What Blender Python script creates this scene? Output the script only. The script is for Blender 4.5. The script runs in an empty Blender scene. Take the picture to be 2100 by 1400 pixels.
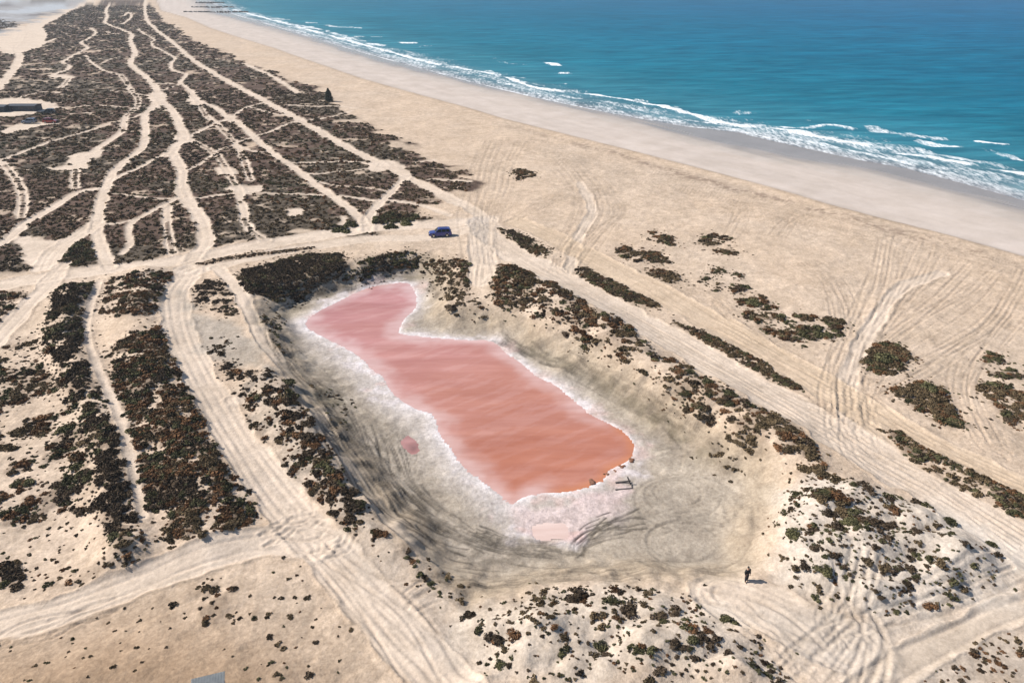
import bpy, bmesh, math, random
import numpy as np
R = math.radians
rng = np.random.default_rng(7)
random.seed(7)
S = bpy.context.scene
COL = S.collection

# ------------------------------------------------------------------ camera
CAM_H, F_PX, PITCH = 50.0, 1500.0, R(27.5)
cam = bpy.data.cameras.new("camera"); camo = bpy.data.objects.new("camera", cam); COL.objects.link(camo)
cam.sensor_width = 36.0; cam.lens = F_PX / 2100.0 * 36.0
cam.clip_start = 0.5; cam.clip_end = 40000
camo.location = (0, 0, CAM_H); camo.rotation_euler = (R(90) - PITCH, 0, 0)
S.camera = camo

# ------------------------------------------------------------------ light
SUN_AZ_VEC = (-0.97, 0.24)            # ground direction towards the sun
SUN_EL = R(40)
w = bpy.data.worlds.new("World"); S.world = w; w.use_nodes = True
nt = w.node_tree; nt.nodes.clear()
sky = nt.nodes.new("ShaderNodeTexSky"); sky.sky_type = 'NISHITA'; sky.sun_disc = False
sky.sun_elevation = SUN_EL; sky.sun_rotation = math.atan2(SUN_AZ_VEC[0], SUN_AZ_VEC[1])
sky.dust_density = 0.7; sky.air_density = 1.0; sky.ozone_density = 2.0
bg = nt.nodes.new("ShaderNodeBackground"); bg.inputs[1].default_value = 0.085
wo = nt.nodes.new("ShaderNodeOutputWorld")
nt.links.new(sky.outputs[0], bg.inputs[0]); nt.links.new(bg.outputs[0], wo.inputs[0])
sun = bpy.data.lights.new("sun", 'SUN'); sun.energy = 4.9; sun.angle = R(0.53); sun.color = (1.0, 0.95, 0.87)
suno = bpy.data.objects.new("sun", sun); COL.objects.link(suno)
from mathutils import Vector
sd = Vector((SUN_AZ_VEC[0] * math.cos(SUN_EL), SUN_AZ_VEC[1] * math.cos(SUN_EL), math.sin(SUN_EL))).normalized()
suno.rotation_euler = sd.to_track_quat('Z', 'Y').to_euler(); suno.location = (-60, 40, 90)
S.view_settings.view_transform = 'Standard'; S.view_settings.look = 'None'
S.view_settings.exposure = 0.45; S.view_settings.gamma = 1.0; S.view_settings.use_curve_mapping = False
S.render.engine = 'CYCLES'

# ------------------------------------------------------------------ surveying helpers
cP, sP = math.cos(PITCH), math.sin(PITCH)
def at(px, py, z=0.0):
    """photo pixel -> ground position at height z (the survey of the site)"""
    px = np.asarray(px, float); py = np.asarray(py, float)
    a = (px - 1050) / F_PX; b = (700 - py) / F_PX
    dx, dy, dz = a, cP + b * sP, -sP + b * cP
    t = (z - CAM_H) / dz
    return dx * t, dy * t
def proj(x, y, z):
    zc = y * cP + (CAM_H - z) * sP
    yc = y * sP - (CAM_H - z) * cP
    return 1050 + F_PX * x / zc, 700 - F_PX * yc / zc, F_PX / zc

def sstep(a, b, x):
    t = np.clip((x - a) / (b - a), 0, 1); return t * t * (3 - 2 * t)
def _hash(ix, iy, seed):
    n = (ix.astype(np.int64) * 374761393 + iy.astype(np.int64) * 668265263 + seed * 974634777) & 0xffffffff
    n = ((n ^ (n >> 13)) * 1274126177) & 0xffffffff
    n = n ^ (n >> 16)
    return (n & 0xffff) / 65535.0
def vnoise(x, y, seed=0):
    ix = np.floor(x); iy = np.floor(y); fx = x - ix; fy = y - iy
    fx = fx * fx * (3 - 2 * fx); fy = fy * fy * (3 - 2 * fy)
    a = _hash(ix, iy, seed); b = _hash(ix + 1, iy, seed); c = _hash(ix, iy + 1, seed); d = _hash(ix + 1, iy + 1, seed)
    return (a + (b - a) * fx) * (1 - fy) + (c + (d - c) * fx) * fy
def fbm(x, y, scale, oct=3, seed=0):
    s = 0; amp = 0.5; tot = 0
    x = np.asarray(x, float) / scale; y = np.asarray(y, float) / scale
    for o in range(oct):
        s = s + amp * vnoise(x + 17.3 * o, y - 9.1 * o, seed + o); tot += amp; amp *= 0.55; x = x * 2.03; y = y * 2.03
    return s / tot                         # 0..1

def sdpoly(P, X, Y, margin=12.0):
    """signed distance (inside negative), capped at margin outside"""
    out = np.full(X.shape, float(margin))
    m = (X > P[:, 0].min() - margin) & (X < P[:, 0].max() + margin) & (Y > P[:, 1].min() - margin) & (Y < P[:, 1].max() + margin)
    idx = np.nonzero(m)
    if idx[0].size == 0: return out
    x = X[idx]; y = Y[idx]; best = np.full(x.shape, 1e18); ins = np.zeros(x.shape, bool)
    Q = np.roll(P, -1, axis=0)
    for (ax, ay), (bx, by) in zip(P, Q):
        ex, ey = bx - ax, by - ay; L = ex * ex + ey * ey + 1e-12
        t = np.clip(((x - ax) * ex + (y - ay) * ey) / L, 0, 1)
        d = (x - ax - t * ex) ** 2 + (y - ay - t * ey) ** 2
        best = np.minimum(best, d)
        if abs(ey) > 1e-12:
            c = ((ay > y) != (by > y)) & (x < ex * (y - ay) / ey + ax)
            ins ^= c
    d = np.sqrt(best); out[idx] = np.minimum(np.where(ins, -d, d), margin)
    return out
def poly(pts, z=0.0):
    p = np.array(pts, float); x, y = at(p[:, 0], p[:, 1], z); return np.stack([x, y], 1)
def smooth(P, n=4, closed=False):
    P = np.asarray(P, float)
    if closed: Q = np.vstack([P[-1:], P, P[:2]])
    else: Q = np.vstack([2 * P[0] - P[1], P, 2 * P[-1] - P[-2]])
    out = []
    for i in range(len(Q) - 3):
        p0, p1, p2, p3 = Q[i:i + 4]
        for k in range(n):
            t = k / n
            out.append(0.5 * ((2 * p1) + (p2 - p0) * t + (2 * p0 - 5 * p1 + 4 * p2 - p3) * t * t + (3 * p1 - p0 - 3 * p2 + p3) * t ** 3))
    if not closed: out.append(Q[-2])
    return np.array(out)

# ------------------------------------------------------------------ macro relief
POND_Z = -2.9
SEA_Z = -0.5
BASIN = smooth(poly([(550,632),(600,592),(690,576),(775,550),(875,540),(912,575),(915,640),(1000,655),(1090,688),(1180,728),(1290,790),
    (1390,850),(1470,920),(1545,955),(1585,1000),(1568,1060),(1545,1120),(1528,1175),(1440,1188),(1300,1188),(1150,1193),(1040,1208),(980,1216),
    (900,1160),(820,1080),(740,990),(680,900),(630,820),(580,750),(552,690)], -1.7), 3, True)
POND = smooth(poly([(625,665),(650,640),(690,620),(730,600),(760,588),(800,582),(835,580),(852,600),(853,630),(830,655),(818,680),(840,687),
    (900,693),(960,697),(1010,700),(1040,725),(1070,745),(1100,770),(1140,790),(1165,810),(1190,832),(1215,852),(1250,868),(1285,890),(1299,910),
    (1297,935),(1280,950),(1250,965),(1235,985),(1190,1003),(1150,1010),(1100,1012),(1070,1022),(1050,1034),(1035,1022),(1010,1005),(985,985),(960,965),
    (940,945),(920,915),(900,890),(893,862),(880,847),(850,838),(820,820),(800,800),(785,775),(765,760),(740,735),(710,715),(680,700),(650,685)], POND_Z), 3, True)
POOL_RED = smooth(poly([(822,905),(835,893),(852,903),(858,925),(845,932),(830,922)], POND_Z), 3, True)
POOL_PEACH = smooth(poly([(1092,1078),(1125,1072),(1160,1075),(1165,1098),(1140,1107),(1098,1105)], POND_Z), 3, True)
SALT_APRON = smooth(poly([(800,822),(880,850),(895,900),(930,960),(1000,1015),(1040,1075),(1085,1108),(1170,1118),(1225,1095),(1270,1045),(1320,960),
    (1315,900),(1250,855),(1190,815),(1130,770),(1070,735),(1020,700),(900,685),(830,675),(862,630),(865,590),(840,572),(760,580),(680,615),(615,660),(640,690),(720,745),(760,790)], POND_Z), 3, True)
EBANK = np.array(smooth(poly([(1000,560),(1090,590),(1200,650),(1320,730),(1440,800),(1560,870),(1660,950),(1720,1000)], 0.6), 4))
M1 = smooth(poly([(1585,1040),(1700,985),(1780,1000),(1900,1030),(1990,1080),(2060,1140),(2040,1200),(1950,1240),(1830,1262),(1700,1240),(1620,1190),(1575,1150),(1565,1100)], 0.8), 3, True)
M2 = smooth(poly([(930,1250),(1010,1240),(1080,1212),(1200,1198),(1330,1198),(1420,1218),(1500,1252),(1560,1300),(1580,1350),(1640,1420),(950,1420),(990,1330)], 0.8), 3, True)
LROW1 = smooth(poly([(290,565),(275,640),(285,720),(320,800),(355,880),(385,950),(420,1020),(430,1070)], 0.4), 4)
LROW2 = smooth(poly([(150,600),(130,680),(160,770),(195,850),(220,920),(230,1000),(235,1080),(250,1130)], 0.4), 4)
WROW = smooth(poly([(540,780),(610,850),(650,920),(700,1000),(760,1070),(820,1110)], 0.3), 4)
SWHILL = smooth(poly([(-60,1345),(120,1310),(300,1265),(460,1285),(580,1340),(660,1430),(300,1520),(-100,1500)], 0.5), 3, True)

# shore curves: x as a function of y
def curve(pts, z=SEA_Z):
    p = np.array(pts, float); x, y = at(p[:, 0], p[:, 1], z); o = np.argsort(y); x, y = x[o], y[o]
    def f(Y):
        r = np.interp(Y, y, x)
        s0 = (x[1] - x[0]) / (y[1] - y[0]); s1 = (x[-1] - x[-4]) / (y[-1] - y[-4])
        r = np.where(Y < y[0], x[0] + (Y - y[0]) * s0, r)
        return np.where(Y > y[-1], x[-1] + (Y - y[-1]) * max(s1, -0.45), r)
    return f
C0 = curve([(330,22),(381,36),(429,57),(486,76),(562,99),(600,113),(743,162),(871,198),(957,221),(1029,243),(1100,261),(1300,311),(1400,337),(1500,363),(1600,390),(1700,420),(1800,447),(1933,480),(2100,527)], -0.05)
C1 = curve([(420,27),(500,47),(600,76),(700,110),(817,143),(1000,187),(1133,217),(1267,250),(1400,287),(1500,307),(1567,323),(1700,346),(1833,376),(1967,411),(2100,450)], -0.35)
C2 = curve([(470,27),(560,53),(700,95),(817,128),(967,168),(1100,200),(1250,231),(1400,258),(1517,272),(1633,299),(1767,328),(1867,346),(2000,381),(2100,409)])
C3 = curve([(500,26),(580,47),(700,80),(800,107),(887,130),(1017,153),(1100,180),(1233,197),(1333,213),(1400,229),(1493,255),(1577,262),(1683,282),(1800,303),(1933,328),(2100,357)])

def linedist(P, X, Y, margin):
    out = np.full(X.shape, float(margin))
    m = (X > P[:, 0].min() - margin) & (X < P[:, 0].max() + margin) & (Y > P[:, 1].min() - margin) & (Y < P[:, 1].max() + margin)
    idx = np.nonzero(m)
    if idx[0].size == 0: return out
    x = X[idx]; y = Y[idx]; best = np.full(x.shape, float(margin * margin))
    for (ax, ay), (bx, by) in zip(P[:-1], P[1:]):
        ex, ey = bx - ax, by - ay; L = ex * ex + ey * ey + 1e-12
        t = np.clip(((x - ax) * ex + (y - ay) * ey) / L, 0, 1)
        best = np.minimum(best, (x - ax - t * ex) ** 2 + (y - ay - t * ey) ** 2)
    out[idx] = np.sqrt(best); return out

def hmac(X, Y):
    X = np.asarray(X, float); Y = np.asarray(Y, float)
    h = (fbm(X, Y, 45, 2, 3) - 0.5) * 0.7 * sstep(90, 160, Y) + (fbm(X, Y, 13, 2, 8) - .5) * .7
    sb = sdpoly(BASIN, X, Y, 14)
    bas = 1 - sstep(-4.6, 3.4, sb + (fbm(X, Y, 6, 3, 41) - .5) * 3.4 + (fbm(X, Y, 1.9, 2, 42) - .5) * 1.5)
    eb = linedist(EBANK, X, Y, 14)
    h = h + 1.35 * np.exp(-(eb / 4.6) ** 2) * (.6 + .8 * fbm(X, Y, 5, 2, 43)) * (1 - bas)
    for P, a, sd_ in ((M1, 1.7, 5), (M2, 1.7, 9)):
        d = sdpoly(P, X, Y, 8); k = 1 - sstep(-4.0, 1.0, d)
        h = h + k * (a * 0.55 + 2.1 * (np.abs(fbm(X * .8, Y * 1.7, 8, 2, sd_) - .5) * 1.6 + fbm(X, Y, 2.6, 2, sd_ + 3) * .5 - .4)) * (1 - bas)
    for P, a, wd in ((LROW1, 1.35, 4.3), (LROW2, 1.35, 2.7), (WROW, 1.0, 2.8)):
        d = linedist(P, X, Y, wd * 3)
        h = h + a * np.exp(-(d / wd) ** 2) * (.65 + .7 * fbm(X, Y, 4, 2, 47)) * (1 - bas)
    d = sdpoly(SWHILL, X, Y, 8); h = h + (1 - sstep(-6, 2, d)) * 1.0
    floor = POND_Z + .05 + 0.08 * (fbm(X, Y, 6, 2, 77) - .5) + 0.45 * sstep(-10, 0, sb)
    sp = sdpoly(POND, X, Y, 6)
    floor = np.where(sp < 6, np.minimum(floor, POND_Z + 0.02 + 0.028 * np.maximum(sp, -3) * (1.0 + .8 * (sp < 0))), floor)
    for P in (POOL_RED, POOL_PEACH):
        s2 = sdpoly(P, X, Y, 3); floor = np.minimum(floor, np.where(s2 < 3, POND_Z + 0.015 + 0.05 * s2, floor))
    h = h * (1 - bas) + floor * bas
    # beach slope to the sea
    x0, x1, x2 = C0(Y), C1(Y), C2(Y)
    bz = np.where(X < x1, -0.05 - 0.3 * np.clip((X - x0) / np.maximum(x1 - x0, 1), -1, 1), 0)
    bz = np.where(X >= x1, -0.35 - (0.35 + SEA_Z * -1 - 0.35 - 0.35 + 0.35) * 0 - 0.17 * np.clip((X - x1) / np.maximum(x2 - x1, 1), 0, 1), bz)
    bz = np.where(X >= x2, SEA_Z - 0.02 - 0.03 * (X - x2), bz)
    bz = np.maximum(bz, -6)
    k = sstep(-6, 0.5, X - x0)
    h = h * (1 - k) + np.where(X > x0 - 7, bz, 0) * k
    h = h + 0.28 * np.exp(-((X - x0 + 1.2) / 1.6) ** 2)            # small berm at the high-tide line
    return h
def atg(px, py):
    """photo pixel -> point on the relief"""
    px = np.atleast_1d(np.asarray(px, float)); py = np.atleast_1d(np.asarray(py, float))
    z = np.zeros(px.shape)
    for _ in range(9):
        x, y = at(px, py, z); z = 0.5 * z + 0.5 * hmac(x, y)
    return x, y
def gpoly(pts, n=1):
    p = np.array(pts, float); x, y = atg(p[:, 0], p[:, 1]); P = np.stack([x, y], 1)
    return smooth(P, n, True) if n > 1 else P
def gline(pts, n=4):
    p = np.array(pts, float); x, y = atg(p[:, 0], p[:, 1]); return smooth(np.stack([x, y], 1), n)

# ------------------------------------------------------------------ tracks
# (points, width m, kind, own object)
TR = [
 ([(298,-6),(298,30),(310,52),(345,80),(385,115),(430,145),(500,185),(560,217),(620,250),(700,295),(770,331),(840,365),(900,395),(960,425),(1010,460)], 3.8, 'road', 1),
 ([(985,455),(1030,500),(1110,552),(1200,600),(1300,652),(1400,708),(1500,768),(1600,822),(1700,880),(1800,940),(1900,995),(2000,1055),(2110,1125),(2280,1235),(2420,1330)], 7.0, 'pale', 1),
 ([(1060,455),(1130,485),(1230,538),(1350,600),(1450,655),(1560,715),(1650,768),(1740,825),(1850,888),(1950,940),(2110,1015),(2280,1095),(2420,1165)], 6.0, 'tan', 1),
 ([(-20,588),(100,567),(200,554),(300,543),(375,533),(480,512),(600,492),(700,478),(760,468),(850,462),(930,458),(1000,450)], 5.5, 'road', 1),
 ([(385,562),(450,543),(520,527),(600,511),(680,500),(760,490),(880,487),(960,470)], 4.0, 'road', 1),
 ([(380,552),(385,565),(363,597),(360,632),(368,680),(390,732),(420,790),(455,850),(500,920),(545,985),(590,1042),(650,1110),(720,1190),(800,1280),(870,1350),(930,1420),(1030,1540),(1120,1660)], 4.3, 'road', 1),
 ([(640,1120),(540,1112),(460,1126),(380,1152),(300,1187),(220,1217),(120,1252),(-20,1292)], 3.6, 'road', 1),
 ([(445,550),(468,570),(495,605),(518,655),(540,700),(580,745),(620,795),(655,850),(695,915),(730,970),(770,1025),(815,1078),(870,1125),(940,1175)], 2.3, 'road', 1),
 ([(130,545),(100,582),(60,622),(20,667),(-15,705)], 3.4, 'road', 1),
 ([(205,575),(182,640),(178,685),(195,740),(225,810),(250,870),(265,930),(280,1000),(292,1060)], 1.0, 'path', 1),
 ([(380,556),(400,527),(419,500),(420,473),(402,433),(378,403),(372,373),(373,350),(357,320),(352,308)], 3.4, 'road', 1),
 ([(350,320),(360,300),(377,283),(370,263),(360,240),(347,220),(327,203),(317,177),(293,153),(267,130),(277,110),(267,83),(270,70),(247,60),(227,53),(215,45),(220,33),(217,20),(230,5)], 3.6, 'road', 1),
 ([(320,212),(297,236),(298,260),(297,290),(290,305),(265,325),(240,345),(225,365),(215,390),(207,420),(200,450),(198,470),(205,500),(215,530),(225,548)], 2.9, 'road', 1),
 ([(207,387),(180,390),(147,400),(117,420),(83,440),(50,460),(20,487),(-10,508)], 2.8, 'road', 1),
 ([(197,457),(167,480),(133,500),(110,520),(93,550)], 4.2, 'road', 1),
 ([(-5,328),(7,337),(27,360),(43,387),(47,420),(43,445)], 2.8, 'twin', 0),
 ([(-5,332),(33,317),(100,292),(153,277),(207,260),(247,248),(283,238),(313,224)], 1.6, 'path', 1),
 ([(247,153),(260,170),(270,187),(283,203),(280,220),(260,237),(253,253),(253,267),(233,283),(207,300),(187,313),(167,320)], 2.6, 'twin', 0),
 ([(155,347),(154,362),(155,385)], 2.6, 'twin', 0),
 ([(345,312),(310,330),(280,347),(247,360),(228,373)], 1.7, 'path', 0),
 ([(380,351),(410,337),(437,316)], 1.3, 'path', 0),
 ([(380,283),(410,297),(433,310),(447,320),(460,340),(467,353),(477,373),(490,390),(493,410),(500,433),(503,457),(520,477),(545,494)], 2.2, 'twin', 0),
 ([(440,312),(457,305),(483,300),(520,310),(537,313)], 1.4, 'path', 0),
 ([(386,182),(403,203),(418,212),(437,218),(452,228),(468,241),(487,250),(502,264),(519,279),(532,292),(567,321),(600,342),(638,372),(657,387),(686,406),(707,421),(722,433),(740,450),(752,472)], 2.7, 'road', 1),
 ([(282,60),(300,72),(317,82),(310,88),(317,97),(343,110),(359,121),(350,130),(352,142),(367,148),(382,153),(374,163),(370,170),(384,180),(400,192)], 2.2, 'path', 1),
 ([(321,171),(345,172),(370,171)], 1.2, 'path', 0), ([(330,186),(357,178),(368,172)], 1.4, 'path', 0), ([(344,190),(388,193)], 1.3, 'path', 0),
 ([(470,241),(490,230),(502,222),(515,218),(540,210)], 1.5, 'path', 0), ([(510,219),(527,224),(548,230),(567,235),(596,236)], 1.4, 'path', 0),
 ([(380,284),(407,271),(433,258),(449,252),(468,243)], 1.9, 'path', 0),
 ([(407,208),(418,231),(433,245),(445,254),(458,268),(471,281),(485,297),(500,330),(515,370)], 2.4, 'twin', 0),
 ([(522,279),(555,270),(586,256),(622,246)], 1.4, 'path', 0), ([(484,293),(519,282)], 1.2, 'path', 0),
 ([(590,334),(638,334),(676,332),(714,332),(752,335),(790,343)], 1.6, 'path', 0),
 ([(835,362),(815,380),(804,391),(794,402),(781,414),(764,433),(755,448),(755,475)], 2.6, 'road', 1),
 ([(795,411),(838,416),(876,425),(920,441)], 1.7, 'path', 0),
 ([(403,407),(450,400),(500,397),(560,397),(629,399),(665,402)], 1.3, 'path', 0), ([(373,408),(300,406),(233,397)], .9, 'path', 0),
 ([(700,402),(733,406),(775,413)], 1.3, 'path', 0), ([(615,357),(660,356),(720,350),(780,345)], 1.0, 'path', 0), ([(640,368),(680,380),(740,385),(800,393)], .9, 'path', 0),
 ([(370,403),(343,417),(317,430),(287,447),(267,460),(263,480),(267,500),(250,520)], 1.6, 'path', 0), ([(287,447),(250,457),(215,460)], 1.2, 'path', 0),
 ([(343,424),(343,467),(354,520)], 2.2, 'twin', 0),
 ([(33,98),(40,117),(30,140),(13,160),(-10,185)], 5.0, 'road', 1), ([(45,108),(80,93),(113,80),(125,77)], 3.0, 'path', 0),
 ([(60,100),(75,72),(70,55),(100,40),(133,22),(167,9),(190,1)], 14., 'sandy', 1),
 ([(183,57),(197,67),(180,80),(167,88),(180,98),(162,108),(143,118),(128,128),(142,135),(138,143),(117,150),(103,156)], 2.6, 'path', 1),
 ([(146,158),(137,168),(123,181)], 2.6, 'twin', 0),
 ([(175,113),(183,123),(200,137),(220,147),(249,154)], 1.8, 'path', 0), ([(203,135),(223,123),(247,117)], 1.3, 'path', 0), ([(215,64),(240,70),(262,71)], 2.0, 'path', 0),
 ([(-5,207),(33,202),(67,193),(93,189),(125,191)], 1.6, 'path', 0), ([(75,216),(100,220),(150,220),(183,217),(217,217),(275,223)], 1.5, 'path', 0), ([(225,187),(267,190),(315,200)], 1.6, 'path', 0),
 ([(-5,235),(40,233),(80,228)], 1.6, 'path', 0), ([(135,234),(185,232)], 1.3, 'path', 0), ([(180,172),(212,172)], 1.8, 'path', 0), ([(255,33),(262,25),(270,33),(262,43),(250,50)], 3.0, 'path', 0),
 ([(400,540),(385,552)], 3.5, 'road', 0),
 ([(500,130),(540,148),(580,170),(610,190)], 3.0, 'path', 0), ([(590,215),(640,219),(690,218),(730,222)], 1.8, 'path', 0), ([(640,245),(680,240),(720,228)], 1.6, 'path', 0),
 ([(850,335),(890,328)], 1.5, 'path', 0), ([(880,368),(930,370),(965,372)], 1.6, 'path', 0),
 ([(1520,1600),(1640,1500),(1760,1425),(1850,1362),(1920,1325),(2000,1285),(2060,1258),(2120,1240),(2300,1190)], 2.4, 'tan', 1),
 ([(985,575),(990,540),(985,500),(990,460)], 5.0, 'road', 0),
 ([(1480,1215),(1550,1240),(1650,1290),(1750,1330)], 5.5, 'road', 0),
 ([(475,820),(500,822)], 1.2, 'path', 0),
 ([(1735,862),(1738,790),(1765,712),(1805,642),(1850,590),(1930,560)], 2.6, 'path', 0), ([(1165,555),(1190,480),(1215,430),(1190,375)], 2.6, 'path', 0),
]
TR = [(gline(p, 4), wd * (.93 if max(q[1] for q in p) < 560 and kind != 'sandy' else 1), kind, own) for p, wd, kind, own in TR]
CLEAR = [gpoly(p, 2) for p in (
  [(143,320),(200,308),(212,316),(180,332),(176,346),(132,350),(103,345),(140,338)], [(445,345),(480,345),(484,356),(450,358)], [(470,382),(530,379),(536,390),(510,394),(474,394)],
  [(755,336),(800,326),(845,352),(835,372),(800,350),(768,352)], [(30,485),(110,490),(150,497),(110,530),(80,548),(50,530),(40,505)],
  [(-5,274),(30,256),(62,252),(115,251),(116,255),(60,264),(40,270)], [(103,154),(150,155),(152,161),(110,160)], [(305,190),(335,190),(342,208),(325,222),(308,215)],
  [(385,196),(405,194),(410,215),(392,216)], [(-10,204),(60,203),(115,214),(110,224),(60,234),(-10,240)], [(590,430),(615,427),(618,440),(592,442)], [(695,446),(705,440),(712,455),(700,460)], [(0,60),(75,55),(70,90),(40,110),(0,105)],
  [(465,238),(480,236),(484,248),(468,250)], [(365,276),(395,278),(392,292),(362,290)])]

def bundle(pts, n, sp0, sp1, jitter=0.6):
    P = gline(pts, 5); T = np.gradient(P, axis=0); N = np.stack([-T[:, 1], T[:, 0]], 1); N /= np.linalg.norm(N, axis=1)[:, None]
    s = np.linspace(0, 1, len(P)); out = []
    for i in range(n):
        o0, o1 = rng.uniform(-1, 1) * sp0, rng.uniform(-1, 1) * sp1
        ph = rng.uniform(0, 6.28); a, b = sorted(rng.uniform(0, 1, 2)); 
        if b - a < .45: a, b = 0, 1
        off = o0 * (1 - s) + o1 * s + jitter * np.sin(s * rng.uniform(3, 8) + ph)
        k = (s >= a - 1e-6) & (s <= b + 1e-6)
        for sg in (-.8, .8): out.append((P + N * (off + sg)[:, None])[k])
    return out
MARKS = []
for pts, n, s0, s1 in (
  ([(1735,860),(1732,790),(1755,715),(1795,645),(1825,575),(1840,520),(1850,485)], 9, 2.2, 5.0),
  ([(1745,855),(1752,775),(1800,695),(1870,640),(1940,588),(1990,535)], 7, 2.0, 6.0),
  ([(1790,802),(1880,762),(1960,722),(2040,670),(2085,605),(2105,555)], 3, 1.2, 1.8),
  ([(2075,930),(2040,915),(2010,885),(1965,810),(1968,755),(2010,700),(2060,640)], 3, 1.2, 3.0),
  ([(1738,840),(1722,880),(1755,930),(1830,975),(1900,1010)], 6, 2.5, 4.0), ([(1735,845),(1690,850),(1640,830),(1560,790)], 4, 2.0, 2.0),
  ([(1150,560),(1158,515),(1190,470),(1205,420),(1180,370),(1130,320),(1080,288)], 8, 2.5, 9.0),
  ([(1000,580),(990,510),(985,440),(1000,390),(1010,340),(1035,290)], 8, 2.5, 8.0),
  ([(1165,550),(1225,470),(1255,430),(1215,380),(1150,340)], 5, 2.0, 5.0),
  ([(1040,285),(1200,330),(1400,385),(1600,430),(1800,490),(2000,545),(2110,580)], 7, 7.0, 7.0),
  ([(1060,300),(1250,350),(1450,420),(1650,470),(1850,530)], 5, 9.0, 7.0),
  ([(1600,485),(1640,445),(1680,425)], 3, 1.5, 2.5), ([(1560,440),(1640,460),(1700,450)], 3, 2, 3), ([(1490,500),(1515,450),(1530,415)], 3, 1.5, 3),
  ([(1640,540),(1700,580),(1730,640),(1735,700)], 4, 5, 2), ([(1420,600),(1500,650),(1560,700)], 3, 2, 2), ([(1300,560),(1420,600),(1520,660),(1640,740)], 3, 2.0, 2.0),
  ([(1050,450),(1200,520),(1400,620),(1600,730),(1750,820)], 4, 2.0, 2.0), ([(1750,820),(1900,905),(2100,1005)], 4, 1.8, 1.8),
  ([(1010,490),(1200,600),(1400,710),(1600,820),(1700,880)], 4, 2.0, 2.0), ([(1700,880),(1900,995),(2100,1115)], 4, 2.2, 2.2),
  ([(1000,420),(960,430),(900,450),(860,462)], 3, 2, 2), ([(1000,470),(1080,440),(1160,400),(1260,390)], 4, 3, 5),
  ([(640,1120),(700,1100),(640,1060),(610,1030)], 3, 1.0, 1.0), ([(540,1110),(600,1090),(650,1065)], 3, .8, 1.5),
  ([(830,1235),(880,1225),(930,1218)], 2, 1.0, .8), ([(660,1120),(780,1230),(880,1340),(940,1420)], 3, 2.0, 2.5),
  ([(1720,1100),(1722,1180),(1715,1260),(1735,1330)], 2, .5, 1.0), ([(1770,1130),(1765,1230),(1780,1300),(1740,1390)], 2, .5, 2.0), ([(1640,1400),(1720,1330),(1800,1290),(1950,1240),(2100,1180)], 2, 2.0, 2.0),
  ([(1450,1210),(1530,1260),(1620,1330),(1700,1400)], 4, 1.5, 3.0), ([(0,1330),(120,1275),(240,1230)], 2, 1, 1), 
  ):
    MARKS += [(l, 0.14 * rng.uniform(.8, 1.4), 0.055 * rng.uniform(.4, 1.8), rng.uniform(.78, .93)) for l in bundle(pts, int(n * 1.5), s0, s1)]
# marks and dark smears in the muddy basin: (line, half width, depth, colour factor)
def mud(pts, n, s0, s1, wd, dk, j=.55):
    P = gline(pts, 5); T = np.gradient(P, axis=0); N = np.stack([-T[:, 1], T[:, 0]], 1); N /= np.linalg.norm(N, axis=1)[:, None]
    s = np.linspace(0, 1, len(P))
    for i in range(n):
        a, b = sorted(rng.uniform(0, 1, 2))
        if b - a > .5: b = a + rng.uniform(.15, .5)
        if b - a < .12: a = max(0, a - .1); b = min(1, b + .1)
        off = rng.uniform(-1, 1) * s0 * (1 - s) + rng.uniform(-1, 1) * s1 * s + j * np.sin(s * rng.uniform(3, 9) + rng.uniform(0, 6))
        k = (s >= a) & (s <= b)
        if k.sum() > 1: MARKS.append(((P + N * off[:, None])[k], wd * rng.uniform(.7, 1.4), .03, dk * rng.uniform(.9, 1.15)))
mud([(575,650),(570,700),(600,760),(650,810),(700,870)], 26, 1.6, 2.2, .12, .4)
mud([(640,800),(690,870),(730,930),(780,1000),(830,1060),(900,1110),(1000,1140)], 70, 3.4, 2.8, .12, .38)
mud([(760,860),(790,920),(820,1000),(900,1070),(1000,1120),(1150,1140)], 46, 3.2, 2.2, .12, .42)
mud([(960,1090),(1040,1112),(1120,1125),(1200,1130)], 40, 1.0, 1.4, .13, .35)
mud([(560,640),(640,605),(730,585),(800,568),(870,562)], 26, .9, 1.5, .14, .4)
mud([(880,570),(895,610),(920,640)], 8, .9, 1.0, .25, .55)
mud([(1020,690),(1080,715),(1140,745),(1190,775)], 26, 1.0, 1.3, .15, .35)
mud([(1120,730),(1250,800),(1380,880),(1470,950)], 44, 1.8, 2.2, .13, .6)
mud([(850,1160),(1000,1190),(1200,1180),(1400,1165),(1520,1170)], 34, 2.4, 2.2, .14, .66)
mud([(1175,1145),(1195,1112),(1235,1085),(1290,1068),(1330,1060)], 26, .5, 2.2, .12, .16)
mud([(1180,1150),(1200,1120),(1230,1098),(1250,1085)], 10, .3, .4, .16, .14)
for cx_, cy_, r0 in ((1400,1020,3.4), (1390,1010,2.2), (1410,1030,4.8), (1400,1110,3.0), (1430,1120,4.2)):
    x, y = atg(cx_, cy_); a = np.linspace(0.2, 6.0, 26)
    MARKS.append((np.stack([x[0] + r0 * 1.2 * np.cos(a), y[0] + r0 * np.sin(a)], 1), .16, .04, .78))
mud([(1340,960),(1400,940),(1480,980),(1530,1040),(1530,1120)], 14, 2.5, 2.5, .16, .8)
mud([(1330,1090),(1420,1070),(1500,1090)], 10, 3.0, 3.0, .15, .8)
for i in range(4): mud([(832 + 7 * i,925),(838 + 6 * i,950),(840 + 5 * i,975)], 2, .1, .2, .14, .7, .05)

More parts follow.
